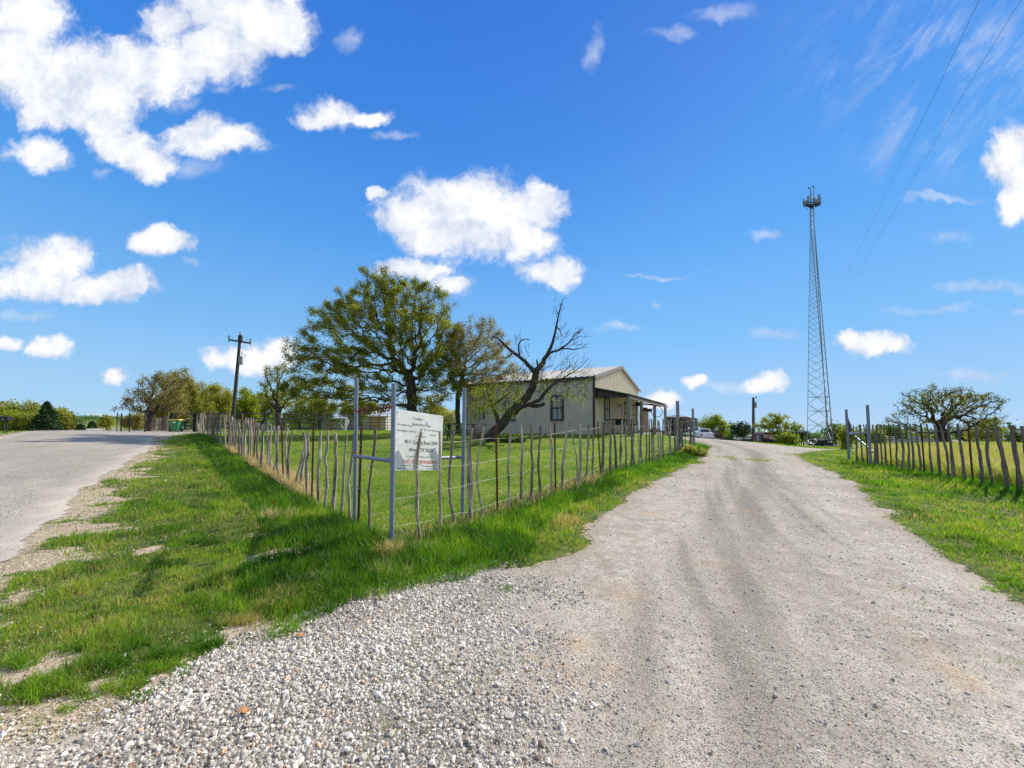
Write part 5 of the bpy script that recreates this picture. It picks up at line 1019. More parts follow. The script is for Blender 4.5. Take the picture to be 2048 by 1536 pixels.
# roof: two ribbed slopes
def slope(s0,z0,s1,z1):
    mb=MB(); n=int((LL+.3)/.305); L2=math.hypot(s1-s0,z1-z0); 
    V=[];Fq=[]; t=-.18; xs=[]
    while t<LL+.1: xs+=[(t,0),(t+.02,.07),(t+.08,.07),(t+.10,0)]; t+=.40
    for t,o in xs: V+=[bp(s0,t,z0+o+.03),bp(s1,t,z1+o+.03)]
    for i in range(len(xs)-1): Fq.append((2*i,2*i+2,2*i+3,2*i+1))
    mb.add(V,Fq); k=len(xs)-1; mb.quad(bp(s0,-.18,z0),bp(s0,LL+.1,z0),bp(s1,LL+.1,z1),bp(s1,-.18,z1)); return mb.build('roof',M_roof,bn)
slope(-.22,EV-.045,LG/2,PK+.02); slope(LG+.22,EV-.045,LG/2,PK+.02)
mb=MB(); mb.beam(bp(-.22,-.20,EV-.08),bp(LG/2,-.20,PK-.01),.04,.20); mb.beam(bp(LG+.22,-.20,EV-.08),bp(LG/2,-.20,PK-.01),.04,.20); mb.build('rake_trim',M_rake,bn)
mb=MB(); mb.beam(bp(-.24,-.1,EV-.10),bp(-.24,LL+.1,EV-.10),.05,.14); mb.build('gutter',M_trim,bn)
mb=MB(); q=bp(-.03,-.03,0); mb.beam(bp(-.035,-.035,BZ-.1),bp(-.035,-.035,EV-.02),.14,.14); mb.build('corner_trim',M_trim,bn)
def window(f,a0,a1,z0,z1,o=.035,name='window',split=True,m=M_glass):
    mb=MB(); w=.10
    for (p,q) in ((f(a0,z0,o),f(a1,z0,o)),(f(a0,z1,o),f(a1,z1,o)),(f(a0,z0,o),f(a0,z1,o)),(f(a1,z0,o),f(a1,z1,o))): mb.beam(p,q,w,w*1.01)
    if split: mb.beam(f(a0,(z0+z1)/2,o),f(a1,(z0+z1)/2,o),w,w*.9)
    fr=mb.build(name,M_trim,bn); mb=MB(); mb.add([f(a0,z0,o*.85),f(a1,z0,o*.85),f(a1,z1,o*.85),f(a0,z1,o*.85)],[(0,1,2,3)]); mb.build('pane',m,fr); return fr
window(lng,2.02,2.83,1.89,3.44); window(lng,5.5,6.3,1.89,3.44)
mb=MB(); mb.quad(lng(8.05,2.0,.04),lng(8.9,2.0,.04),lng(8.9,2.9,.04),lng(8.05,2.9,.04)); mb.build('shutter',mat('grey_shutter',(0.14,0.14,0.16),.7),bn)
window(gab,2.13,3.15,1.9,3.38); window(gab,7.13,8.2,1.7,3.28); window(gab,9.87,11.2,1.6,3.25)
# door
mb=MB(); mb.add([gab(5.15,BZ,.06),gab(6.3,BZ,.06),gab(6.3,3.0,.06),gab(5.15,3.0,.06)],[(0,1,2,3)]); dr_=mb.build('door',M_tan,bn)
mb=MB(); mb.beam(gab(5.1,3.03,.05),gab(6.4,3.03,.05),.08,.08); mb.beam(gab(6.36,BZ,.05),gab(6.36,3.0,.05),.09,.09); mb.beam(gab(5.1,BZ,.05),gab(5.1,3.0,.05),.06,.06); mb.build('door_frame',mat('brown_door_frame',(0.10,0.05,0.035),.6),dr_)
mb=MB(); mb.add([gab(5.35,2.45,.075),gab(5.8,2.45,.075),gab(5.8,2.85,.075),gab(5.35,2.85,.075)],[(0,1,2,3)]); mb.build('door_window',M_glass,dr_)
mb=MB(); mb.tube([gab(6.15,1.9,.06),gab(6.15,1.9,.13)],.03,8); mb.build('handle',M_wire,dr_)
# porch
WP=2.05; ZW=3.88; ZO=3.40; SE=14.0
mb=MB()
for w0,w1 in ((0,WP+.12),): 
    V=[];xs=[];t=-.05
    while t<SE: xs+=[(t,0),(t+.02,.03),(t+.06,.03),(t+.08,0)]; t+=.3
    z=lambda w:ZW+(ZO-ZW)*w/WP
    for t,o in xs: V+=[bp(t,0,z(0)+o+.02,.0),bp(t,0,z(w1)+o+.02,w1)]
    mb.add(V,[(2*i,2*i+2,2*i+3,2*i+1) for i in range(len(xs)-1)])
    mb.quad(bp(-.05,0,z(0)-.02,.02),bp(SE,0,z(0)-.02,.02),bp(SE,0,z(w1)-.02,w1),bp(-.05,0,z(w1)-.02,w1))
mb.build('porch_roof',M_roof,bn)
mb=MB(); k=0; w=0.04
while w<WP-.02: mb.add([bp(.18,0,3.22,w),bp(.18,0,3.22,w+.13),bp(.18,0,z(w+.13)-.03,w+.13),bp(.18,0,z(w)-.03,w),bp(.215,0,3.22,w),bp(.215,0,3.22,w+.13),bp(.215,0,z(w+.13)-.03,w+.13),bp(.215,0,z(w)-.03,w)],[(3,2,1,0),(4,5,6,7),(0,1,5,4),(1,2,6,5),(2,3,7,6),(3,0,4,7)]); w+=.15
mb.build('porch_end_boards',M_dtim,bn)
mb=MB(); mb.beam(bp(.15,0,3.26,WP),bp(SE,0,3.22,WP),.10,.19); mb.build('porch_beam',M_timber,bn)
for s in(.28,3.82,8.54,13.5):
    q=bp(s,0,0,WP); gz=tz(q[0],q[1]); mb=MB(); mb.beam(bp(s,0,gz-.1,WP),bp(s,0,3.14,WP),.17,.17,up=(0,1,0)); mb.build('porch_post',M_timber,bn)
mb=MB(); s=.6
while s<SE: mb.beam(bp(s,0,ZW-.09,.05),bp(s,0,ZO-.09,WP),.05,.12); s+=.75
mb.build('rafter',M_dtim,bn)
# porch extends past the gable wall as an open shed with a back beam
mb=MB(); mb.beam(bp(LG,0,ZW-.12,.05),bp(SE+.0,0,ZW-.12,.05),.1,.18); mb.beam(bp(SE,0,ZW-.12,.05),bp(SE,0,ZO-.12,WP),.08,.2)
s=LG-.0
while s<SE+1.8: mb.beam(bp(s,0,3.50,.0),bp(s,0,3.22,WP+.0),.06,.06); s+=.4
mb.build('porch_lattice',M_dtim,bn)
mb=MB(); mb.add([bp(0,0,.93,0.01),bp(LG,0,.93,0.01),bp(LG,0,.93,WP-.1),bp(0,0,.93,WP-.1),bp(0,0,.75,0.01),bp(LG,0,.75,0.01),bp(LG,0,.75,WP-.1),bp(0,0,.75,WP-.1)],[(0,1,2,3),(7,6,5,4),(0,4,5,1),(1,5,6,2),(2,6,7,3),(3,7,4,0)]); mb.build('porch_slab',bpy.data.materials['concrete'],bn)
# things on the porch
q=bp(2.6,0,.93,1.05); gr=empty('griddle_table',tuple(q),'black flat-top griddle table standing on the barn porch','table')
mb=MB(); mb.beam(bp(1.2,0,1.92,1.05),bp(4.4,0,1.92,1.05),.75,.07); mb.build('tabletop',M_black,gr); mb=MB(); mb.beam(bp(1.9,0,1.72,1.05),bp(3.3,0,1.72,1.05),.6,.3); mb.build('firebox',M_black,gr)
for s,w in((1.35,.8),(1.35,1.3),(4.2,.8),(4.2,1.3)): mb=MB(); mb.beam(bp(s,0,.93,w),bp(s,0,1.9,w),.05,.05,up=(0,1,0)); mb.build('leg',M_black,gr)
q=bp(12.6,0,tz(*bp(12.6,0,0,.4)[:2]),.4); fr=empty('porch_cooler',tuple(q),'tall pinkish tan cabinet standing at the far corner of the barn wall','cabinet'); mb=MB(); mb.beam(q,[q[0],q[1],2.75],.62,.55,up=(0,1,0)); mb.build('cabinet',mat('pink_tan_paint',(0.46,0.30,0.24),.6,(0.52,0.36,0.30),4),fr); mb=MB(); mb.beam([q[0],q[1],2.75],[q[0],q[1],3.1],.5,.4,up=(0,1,0)); mb.build('top_vent',M_rust,fr)
q=bp(3.82,0,2.55,WP+.12); fl=empty('flood_light',tuple(q),'small dark flood light sticking out from the second porch post','light'); mb=MB(); mb.tube([q,q+[.25,-.1,.0]],.03,6); mb.build('arm',M_black,fl); mb=MB(); mb.box((q[0]+.38,q[1]-.15,q[2]),(.26,.2,.2)); mb.build('lamp_head',M_black,fl)
q=bp(8.54,0,2.95,WP+.1); hs_=empty('hose_coil',tuple(q),'looped black hose hanging on the third porch post','hose'); mb=MB(); mb.tube([q+[.02+.42*math.sin(a),-.14,-.35+.42*math.cos(a)] for a in np.linspace(0,6.28,22)],.022,6); mb.build('hose',M_black,hs_)
q=bp(7.6,0,3.3,1.0); ln=empty('porch_lantern',tuple(q),'dark lantern hanging under the porch roof beside the first post','lamp'); mb=MB(); mb.tube([q+[0,0,.25],q],.012,5); mb.box(q-[0,0,.14],(.3,.3,.28)); mb.box(q-[0,0,.01],(.42,.42,.05)); mb.build('lantern',M_black,ln)
# picnic table and brush pile by the leaning tree
M_oldw=mat('dark_weathered_planks',(0.06,0.052,0.048),.9,(0.15,0.135,0.12),8,bump=.5,stretch=(.2,1,1)); Y_=21.5
q=GP(922,Y_); z_=tz(q[0],q[1]); pt=empty('picnic_table',(q[0],q[1],z_),'weathered dark picnic table under the trees behind the third blue post','picnic table'); zt=P(922,848.5,Y_)[2]-z_; zt=max(zt,.72)
mb=MB(); 
for k in range(5): mb.box((0,-.32+.16*k,zt),(1.95,.145,.045))
mb.build('tabletop',M_oldw,pt,local=False)
for s in(-1,1): mb=MB(); mb.box((0,s*.68,zt*.58),(1.9,.26,.045)); mb.build('bench',M_oldw,pt,local=False)
for sx in(-.68,.68):
    mb=MB(); mb.beam((sx,-.5,0),(sx,.28,zt-.03),.09,.045); mb.beam((sx,.5,0),(sx,-.28,zt-.03),.09,.045); mb.beam((sx,-.75,zt*.54),(sx,.75,zt*.54),.09,.045); mb.build('trestle',M_oldw,pt,local=False)
q=GP(962,20.6); br=empty('brush_pile',tuple(q),'tangled pile of grey cut branches at the foot of the leaning tree','brush pile'); mb=MB(); r9=np.random.default_rng(9)
for i in range(150):
    p=q+np.array([r9.normal(0,.42),r9.normal(0,.35),abs(r9.normal(.25,.26))]); d=r9.normal(0,1,3)*[1,1,.45]; d/=np.linalg.norm(d); L2=r9.uniform(.3,.9); mb.tube([p-d*L2*.5,p+r9.normal(0,.05,3),p+d*L2*.5],[.014,.011,.005],4,cap=False)
mb.build('branches',M_barkg,br)
# pale storage shed behind the corral, seen through the oak
M_shed=mat('pale_shed_metal',(0.46,0.42,0.38),.5,(0.54,0.48,0.43),.8,bump=.05); M_shr=mat('light_grey_roof',(0.50,0.51,0.54),.45,(0.56,0.57,0.60),2)
def house(name,label,cat,px,Y_,wpx,top,eave,base,dep,wall,roof,rz=0.0,win=(),door=None,wm=None,over=.3,hip=0):
    q=GP(px,Y_); zb=min(q[2],P(px,base,Y_)[2]); W2=wpx*Y_/F/2; ze=P(px,eave,Y_)[2]-zb; zr=P(px,top,Y_)[2]-zb; rt=empty(name,(q[0],q[1],zb),label,cat,rz=rz)
    mb=MB(); D=dep
    mb.add([(-W2,0,0),(W2,0,0),(W2,D,0),(-W2,D,0),(-W2,0,ze),(W2,0,ze),(W2,D,ze),(-W2,D,ze),(-W2,D/2,zr-.05),(W2,D/2,zr-.05)],[(0,1,5,4),(1,2,6,9,5),(2,3,7,6),(3,0,4,8,7)]); mb.build('wall',wall,rt,local=False)
    mb=MB(); o=over; h=hip; t=.12
    V=[(-W2-o,-o,ze),(W2+o,-o,ze),(W2+o-h,D/2,zr),(-W2-o+h,D/2,zr),(W2+o,D+o,ze),(-W2-o,D+o,ze)]; V+=[(x,y,zz+t) for x,y,zz in V]
    mb.add(V,[(0,3,2,1),(2,3,5,4),(6,7,8,9),(8,10,11,9),(0,1,7,6),(1,2,8,7),(2,4,10,8),(4,5,11,10),(5,3,9,11),(3,0,6,9)]); mb.build('roof',roof,rt,local=False)
    for (u,v,w,h2) in win:
        x=-W2+u*2*W2; z=v*ze; mb=MB(); mb.box((x,-.03,z),(w,.06,h2)); f=mb.build('window',wm or M_trim,rt,local=False); mb=MB(); mb.box((x,-.065,z),(w*.8,.02,h2*.85)); mb.build('pane',M_glass,f,local=False)
    if door: u,w,h2=door; x=-W2+u*2*W2; mb=MB(); mb.box((x,-.03,h2/2),(w,.06,h2)); mb.build('door',M_tan,rt,local=False)
    return rt,W2,ze,zr
house('storage_shed','pale metal shed with grey roof half hidden behind the large oak and corral','shed',722,47,100,818,834,861,7,M_shed,M_shr,win=((.45,.5,.9,.6),),door=(.8,1.2,1.9))
house('low_shed','low grey shed wall behind the diamond corral gate','shed',668,45,44,832,838,861,4,M_galv,M_shr,door=(.3,1.0,1.7))
# ============================================================ poles, tower, wires
M_pole=mat('creosoted_pole',(0.035,0.032,0.036),.85,(0.085,0.078,0.08),6,bump=.4,stretch=(1,1,.15)); M_xf=mat('transformer_grey',(0.20,0.22,0.25),.5,(0.26,0.28,0.31),6)
Y_=31.5; b=P(466,835,Y_); b[2]=tz(b[0],b[1]); t=P(480.5,672,Y_); up=P(466,835,Y_); t0=t
up_=empty('utility_pole',tuple(b),'leaning dark utility pole with crossarm and transformer above the grove','utility pole')
mb=MB(); base=up+(up-t)*((up[2]-b[2])/(t[2]-up[2])); mb.tube([base,(base+t)/2,t],[.15,.13,.10],10); mb.build('pole',M_pole,up_,smooth=False)
mb=MB(); mb.tube([t-[0,0,.5],t+[.02,0,.05]],.16,8); mb.build('pole_top_pin',M_black,up_)
a1=P(458,679.5,Y_); a2=P(501,686.5,Y_); mb=MB(); mb.beam(a1,a2,.11,.13); mb.build('crossarm',M_pole,up_)
for q in (a1,a2,t): mb=MB(); mb.tube([q+[0,0,.0],q+[0,0,.14],q+[0,0,.16],q+[0,0,.34]],[.05,.05,.085,.05],8); mb.build('insulator',M_xf,up_)
for q in (a1,a2): mb=MB(); mb.beam(q-[.0,.05,.2],q+[.05,0,.35],.04,.04); mb.build('cutout',M_black,up_)
mb=MB(); c=P(481.5,721,Y_); mb.tube([c-[0,0,.34],c+[0,0,.34]],.16,14); mb.tube([c+[0.05,0,.42],c+[.1,0,.75]],.035,6); mb.beam(c,c-[.3,0,0],.08,.08); mb.build('transformer',M_xf,up_)
mb=MB(); c=P(488,713,Y_); mb.tube([c+[.12*math.sin(a),0,.2*math.cos(a)] for a in np.linspace(-1,2.6,8)],.02,5); mb.build('bracket',M_black,up_)
Y_=42; b=GP(1505.5,Y_); t=P(1506.5,795,Y_); u2=empty('utility_pole',tuple(b),'slim dark utility pole with small transformer beyond the driveway crest','utility pole')
mb=MB(); mb.tube([b-[0,0,.2],t],[.15,.11],8); mb.build('pole',M_pole,u2); mb=MB(); c=P(1510,810,Y_); mb.tube([c-[0,0,.3],c+[0,0,.3]],.16,10); mb.tube([c+[0.02,0,.3],c+[.02,0,.5]],.03,5); mb.build('transformer',M_xf,u2)
b2=GP(1509.5,41.7); mb=MB(); mb.tube([b2-[0,0,.2],P(1509.5,818,41.7)],.045,6); mb.build('conduit',M_white,u2)
mb=MB(); c=P(1512,795,Y_); mb.tube([t,P(1509,797,Y_),c],.015,4); mb.box(c,(.12,.1,.14)); mb.build('lamp_arm',M_black,u2)
# lattice tower
YT=90.; bz=P(1640,892,YT)[2]; A_=P(1614.5,890,YT-1)[:2]; B_=P(1667,890,YT-3)[:2]; side=np.linalg.norm(B_-A_); mid_=(A_+B_)/2; nrm2=np.array([-(B_-A_)[1],(B_-A_)[0]])/side; C_=None
C_=P(1659,890,YT+3)[:2]; ctr=(A_+B_+C_)/3; tt=P(1623.5,372,YT); tw=empty('lattice_tower',(ctr[0],ctr[1],bz),'tall three-legged steel lattice cell tower with antennas near its top','tower')
M_twr=mat('tower_steel',(0.20,0.205,0.22),.5,(0.28,0.285,0.30),.5,metal=.3); M_twl=mat('tower_light_steel',(0.45,0.45,0.46),.5)
H=tt[2]-bz; top=np.array([tt[0],YT+.5])
topA=P(1619.5,372,YT)[:2]; topB=P(1625.5,372,YT)[:2]; 
def leg(k,z):
    """position of tower leg k at relative height z (0..1); faces taper, then run parallel near the top"""
    L0=[A_,B_,C_][k]; s1=P(1620.2,445,YT)[:2]; s2=P(1627.3,445,YT)[:2]; m=(s1+s2)/2; w=np.linalg.norm(s2-s1); o=[(-w/2,0),(w/2,-.1),(w*.3,w*.8)][k]; T1=m+np.array(o); h1=(P(1624,445,YT)[2]-bz)/H
    if z<h1: q=L0*(1-z/h1)+T1*(z/h1)
    else: q=T1+(np.array([tt[0],YT])-m)*((z-h1)/(1-h1))*1.0+ (m*0)
    return np.array([q[0],q[1],bz+z*H])
for k in range(3):
    mb=MB(); zs=np.linspace(0,1 if k!=0 else .985,40)
    mb.tube([leg(k,z) for z in zs],[(.10-.03*z)*(1.0 if k else .6) for z in zs],6); mb.build('tower_leg',M_twr,tw)
mb=MB(); z=0; 
while z<.97:
    w=np.linalg.norm(leg(1,z)[:2]-leg(0,z)[:2]); big=z<.21; dz=(.0525 if big else max(.0105,w*.50/H))
    for a,b_ in((0,1),(1,2),(2,0)):
        p,q_,r_,s_2=leg(a,z),leg(b_,z),leg(a,min(z+dz,1)),leg(b_,min(z+dz,1)); th=.065 if big else .045
        mb.beam(p,s_2,th,th); 
        mb.beam(q_,r_,th*.7,th*.7)
        if big: m1=(p+r_)/2; m2=(q_+s_2)/2; mb.beam(m1,m2,.08,.08); mb.beam(p*.25+r_*.75,(p+s_2+q_+r_)/4*.45+(p*.25+r_*.75)*.55,.04,.04)
    z+=dz
mb.build('bracing',M_twr,tw)
mb=MB(); mb.tube([leg(1,0)+[-.8,.5,0],leg(1,.5)+[-.25,.3,0],leg(1,.94)+[-.1,.2,0]],[.09,.08,.06],5); mb.build('cable_run',M_twr,tw)
mb=MB(); mb.beam(P(1614,881,YT),P(1632,893,YT-3),.2,.2); mb.beam(P(1628,878,YT),P(1645,888,YT-3),.18,.18); mb.beam(P(1614,879.5,YT),P(1635,879.5,YT),.14,.14); mb.build('lower_brace',M_twl,tw)
for i,(x0,y0,w_,h_,dy) in enumerate([(1616.5,398,3.0,12,-1.5),(1638,395,3.0,12,-1),(1640.5,401,2.2,14,.5),(1607,404,1.2,13,.5),(1610,408,1.4,12,0),(1631,401,2.5,8,-1),(1628,399,2.5,7,1),(1613,405,2,10,1),(1634,404,1.2,12,1.5)]):
    c=P(x0,y0,YT+dy); mb=MB(); mb.box(c,(w_*YT/F,.25,h_*YT/F)); o=mb.build('antenna_panel',M_xf,tw)
mb=MB()
for y0 in (405.5,409.5,412.5):
    mb.tube([P(1608,y0,YT),P(1641,y0-2,YT)],.08,5); mb.tube([P(1612,y0,YT+1.5),P(1636,y0-1,YT+1.5)],.08,5)
for x0,y0,y1 in((1606.5,398,415),(1611,403,418),(1614.5,402,420),(1618,400,412),(1632,396,416),(1636,398,412),(1639,402,412),(1629,398,412),(1621.5,396,416)): mb.tube([P(x0,y0,YT),P(x0+.8,y1,YT)],.05,4)
for x0,y0 in((1612,411),(1616,410),(1619,413),(1630,407),(1632,411),(1637,408),(1622,412),(1626,410),(1623.5,415)): mb.box(P(x0,y0,YT),(.3,.3,.5))
mb.build('antenna_mount',M_black,tw); mb=MB(); mb.tube([leg(1,.99),P(1623.8,371,YT)],.06,5); mb.box(P(1617.5,376,YT),(.25,.25,.25)); mb.build('lightning_rod',M_black,tw)
# two overhead lines passing high on the right
for i,(ax,ay,bx,by,cx,cy) in enumerate([(2000,-90,1815,300,1672,590),(2110,-110,1860,300,1685,600)]):
    Ys=[9,17,30,48,80]; pts=[]
    n=24; a=P(ax,ay,8.0); c=P(cx,cy,120.); bmid=None
    for k in range(n+1):
        t=k/n; Yk=8*(120/8)**t; # image curve: quadratic through the three picture points, parameterised by inverse depth
        s=(1/8-1/Yk)/(1/8-1/120); sm_=(.62)
        l0=(s-sm_)*(s-1)/((0-sm_)*(0-1)); l1=s*(s-1)/(sm_*(sm_-1)); l2=s*(s-sm_)/(1*(1-sm_)); x=ax*l0+bx*l1+cx*l2; y=ay*l0+by*l1+cy*l2; pts.append(P(x,y,Yk))
    mb=MB(); mb.tube(pts,[max(.005,.00022*p[1]) if p[1]<40 else .008 for p in pts],4); o=mb.build('power_line',M_black,None); tag(o,'%s of the two thin overhead lines crossing the sky at the right'%('left one','right one')[i],'power line','overhead lines')
# ============================================================ vehicles and clutter beyond the crest
M_tyre=mat('tyre_rubber',(0.015,0.015,0.015),.8); M_wpaint=mat('white_car_paint',(0.74,0.75,0.77),.25,spec=.6); M_bpaint=mat('black_car_paint',(0.015,0.015,0.018),.25,spec=.6); M_tail=mat('red_tail_light',(0.5,0.03,0.02),.3); M_win=mat('dark_car_glass',(0.02,0.025,0.03),.05,spec=.8)
def wheel(par,c,r,w,ax=(1,0,0)):
    ax=np.array(ax,float); mb=MB(); mb.tube([np.array(c)-ax*w/2,np.array(c)+ax*w/2],r,16); o=mb.build('wheel',M_tyre,par,local=False); mb=MB(); mb.tube([np.array(c)-ax*(w/2+.01),np.array(c)+ax*(w/2+.01)],r*.55,10); mb.build('rim',M_galv,o,local=False)
def pickup(label,px,Y_,paint,rz,base=None):
    """pickup seen from behind; x across, +y forwards"""
    q=GP(px,Y_); rt=empty('pickup_truck',tuple(q),label,'pickup',rz=rz); W2=.98
    mb=MB(); pr=[(-2.7,.5),(-2.7,1.22),(-.35,1.22),(-.2,1.30),(1.35,1.28),(2.55,1.12),(2.8,.9),(2.8,.5)]; mb.prism(pr,(0,2.7,0),(0,1,0),(0,0,1),(1,0,0),-W2,W2); mb.build('body',paint,rt,local=False)
    mb=MB(); mb.prism([(-.3,1.2),(-.15,1.86),(.75,1.88),(1.35,1.25)],(0,2.7,0),(0,1,0),(0,0,1),(1,0,0),-.82,.82); mb.build('cab',paint,rt,local=False)
    mb=MB(); mb.add([(-.70,2.395,1.34),(.70,2.395,1.34),(.66,2.52,1.78),(-.66,2.52,1.78)],[(0,1,2,3)]); mb.build('rear_window',M_win,rt,local=False)
    mb=MB(); mb.box((0,-.02,.85),(1.5,.05,.6)); tg=mb.build('tailgate',paint,rt,local=False); mb=MB(); mb.box((0,-.05,1.02),(.22,.03,.09)); mb.build('handle',M_black,tg,local=False)
    for sx in(-1,1): mb=MB(); mb.box((sx*.88,-.03,.92),(.16,.06,.42)); mb.build('tail_light',M_tail,rt,local=False)
    mb=MB(); mb.box((0,-.12,.5),(1.9,.2,.2)); mb.build('bumper',M_galv,rt,local=False)
    for sx in(-.86,.86):
        for yy in(1.05,4.5): wheel(rt,(sx,yy,.40),.40,.26)
    return rt
pickup('white pickup seen from behind, parked beside the stock trailer',1415,62,M_wpaint,-.30)
pickup('black pickup with red tail lights parked right of the white pickup',1433.5,66,M_bpaint,-.25)
# gooseneck stock trailer
YA,YB=40.,60.; a=GP(1352,YA); b=GP(1394,YB); u=(b-a); u[2]=0; Lt=np.linalg.norm(u); u/=Lt; ang=math.atan2(u[1],u[0])-math.pi/2
stt=empty('stock_trailer',tuple(a),'long black slatted stock trailer with pale roof behind the left gate posts','trailer',rz=ang)
Lt=11.; mb=MB(); 
for z in(.75,1.05,1.35,1.65,1.95):
    for sx in(-1.05,1.05): mb.box((sx,Lt/2,z),(.05,Lt,.17))
    mb.box((0,0,z),(2.1,.05,.17))
mb.box((0,Lt/2,1.35),(1.6,Lt-.3,1.3)); mb.build('side_slats',M_black,stt,local=False); mb=MB()
for k in range(9):
    for sx in(-1.06,1.06): mb.box((sx,k*Lt/8,1.35),(.09,.08,1.5))
mb.build('uprights',M_dark,stt,local=False); mb=MB(); mb.prism([(-1.15,2.12),(0,2.30),(1.15,2.12),(1.15,2.06),(-1.15,2.06)],(0,-.1,0),(1,0,0),(0,0,1),(0,1,0),0,Lt+.2); mb.build('roof',M_white,stt,local=False)
mb=MB(); mb.box((0,Lt/2,.6),(2.15,Lt,.14)); mb.beam((0,Lt,.6),(0,Lt+1.6,1.1),.2,.2); mb.build('chassis',M_black,stt,local=False)
for sx in(-1.1,1.1):
    for yy in(4.6,5.6): wheel(stt,(sx,yy,.38),.38,.22)
mb=MB(); mb.beam((1.2,-.4,1.0),(1.9,-2.2,.15),.06,.1); mb.build('ramp_arm',M_white,stt,local=False)
# blue tarp-covered crates between trailer and pickup
q=GP(1406,70); o=MB(); o.box((q[0],q[1],q[2]+1.2),(1.0,1.8,2.3)); fb=o.build('hay_stack',mat('blue_tarp',(0.03,0.07,0.20),.6,(0.05,0.11,0.28),3,bump=.6),None); tag(fb,'dark blue tarped stack between the stock trailer and white pickup','stack')
def box_thing(name,label,cat,px,Y_,w,y0,y1,parts,rz=0,group=None):
    """parts: (name, material, x0,x1,z0,z1,depth) as fractions of the pixel box"""
    q=GP(px,Y_); z0=P(px,y1,Y_)[2]; H2=P(px,y0,Y_)[2]-z0; W2=w*Y_/F; rt=empty(name,(q[0],q[1],z0),label,cat,group,rz=rz)
    for nm,m,x0,x1,a,b,d in parts: mb=MB(); mb.box(((x0+x1)/2*W2-W2/2,d/2,(a+b)/2*H2),((x1-x0)*W2,d,(b-a)*H2)); mb.build(nm,m,rt,local=False)
    return rt
def fence_panel(label,px0,px1,Y_,y0,y1,m=M_black,cat='fence',n=6,bars=2,name='pipe_fence'):
    a=GP(px0,Y_);b=GP(px1,Y_); zb=P(px0,y1,Y_)[2]; zt=P(px0,y0,Y_)[2]; a[2]=b[2]=zb; rt=empty(name,tuple(a),label,cat)
    for i in range(n): t=i/(n-1); p=a*(1-t)+b*t; mb=MB(); mb.tube([p-[0,0,.2],[p[0],p[1],zt]],.06,6); mb.build('post',m,rt)
    for i in range(bars): z=zt-(zt-zb)*i/max(1,bars-1)*.75-.03; mb=MB(); mb.tube([[a[0],a[1],z],[b[0],b[1],z]],.05,6); mb.build('rail',m,rt)
    return rt
fence_panel('low black pipe fence right of the parked pickups',1437,1456,55,875,882,n=8,bars=3)
fence_panel('dark pipe fence between the small signs and the far utility pole',1457,1496,48,880,884,n=5,bars=1)
fence_panel('black upright bars fence between the grass mound and the lattice tower',1588,1606,44,882,892,n=5,bars=1)
fence_panel('pipe fence behind the far utility pole',1508,1526,50,878,886,n=4,bars=1)
def board_sign(label,px,Y_,w,y0,y1,yb,m,dot=False):
    q=GP(px,Y_); rt=empty('sign_board',tuple(q),label,'sign'); c=P(px,(y0+y1)/2,Y_); mb=MB(); mb.box(c,(w*Y_/F,.06,(y1-y0)*Y_/F)); b_=mb.build('board',m,rt)
    if dot: mb=MB(); mb.box(c-[0,.04,0],(.14,.02,.14)); mb.build('mark',M_black,b_)
    for s in(-.35,.35): mb=MB(); mb.tube([q+[s*w*Y_/F,0,-.1],[q[0]+s*w*Y_/F,q[1],c[2]]],.04,5); mb.build('leg',M_black,rt)
board_sign('small white sign board on a dark post left of the larger white board',1469,46,4,875,878,883,M_white); board_sign('white board with a dark square mark beyond the driveway crest',1479.5,46,9,875,880.5,884,M_white,True)
box_thing('feed_trough','black feed box at the foot of the far utility pole','trough',1499,43,14,878,886,[('box',M_black,0,1,.25,1,1.0),('leg',M_black,.02,.1,0,.3,.1),('leg',M_black,.9,.98,0,.3,.1)])
house('valley_shed','small grey-roofed shed in the valley left of the far utility pole','shed',1496,95,10,869.5,872.5,880,5,M_galv,M_shr)
# striped trailer (maroon and cream) on a dark chassis
M_maroon=mat('maroon_paint',(0.10,0.030,0.035),.45,(0.14,0.05,0.05),3); M_cream=mat('cream_stripe',(0.60,0.46,0.38),.5)
q=GP(1543,36); sc_=36/F; z0=P(1543,890,36)[2]; st=empty('striped_trailer',(q[0],q[1],z0),'maroon and cream striped wedge-shaped trailer on the grass mound','trailer',rz=-.15)
pr=[(-17*sc_,.0),(-17*sc_,19*sc_),(-12*sc_,22*sc_),(-4*sc_,22*sc_),(4*sc_,17*sc_),(16*sc_,11*sc_),(16*sc_,0)]; mb=MB(); mb.prism([(x,z+.15) for x,z in pr],(0,0,0),(1,0,0),(0,0,1),(0,1,0),0,1.9); mb.build('body',M_maroon,st,local=False)
for z1,x0,x1 in((.20,-16,3),(.155,-16,9),(.12,-5,15)): mb=MB(); mb.beam((x0*sc_,-.012,z1/.0115*sc_+.12),(x1*sc_,-.012,(z1-.035)/.0115*sc_+.12),.02,.09,up=(0,0,1)); mb.build('stripe',M_cream,st,local=False)
mb=MB(); mb.box((-.02,.9,.22),(33*sc_,1.95,.55)); mb.build('skirt',M_black,st,local=False); 
for x in(-.2,.35): wheel(st,(x,.1,.2),.3,.2,(0,1,0))
mb=MB(); mb.box((-19*sc_,.5,13*sc_),(.25,.5,.5)); mb.build('propane_box',M_xf,st,local=False)
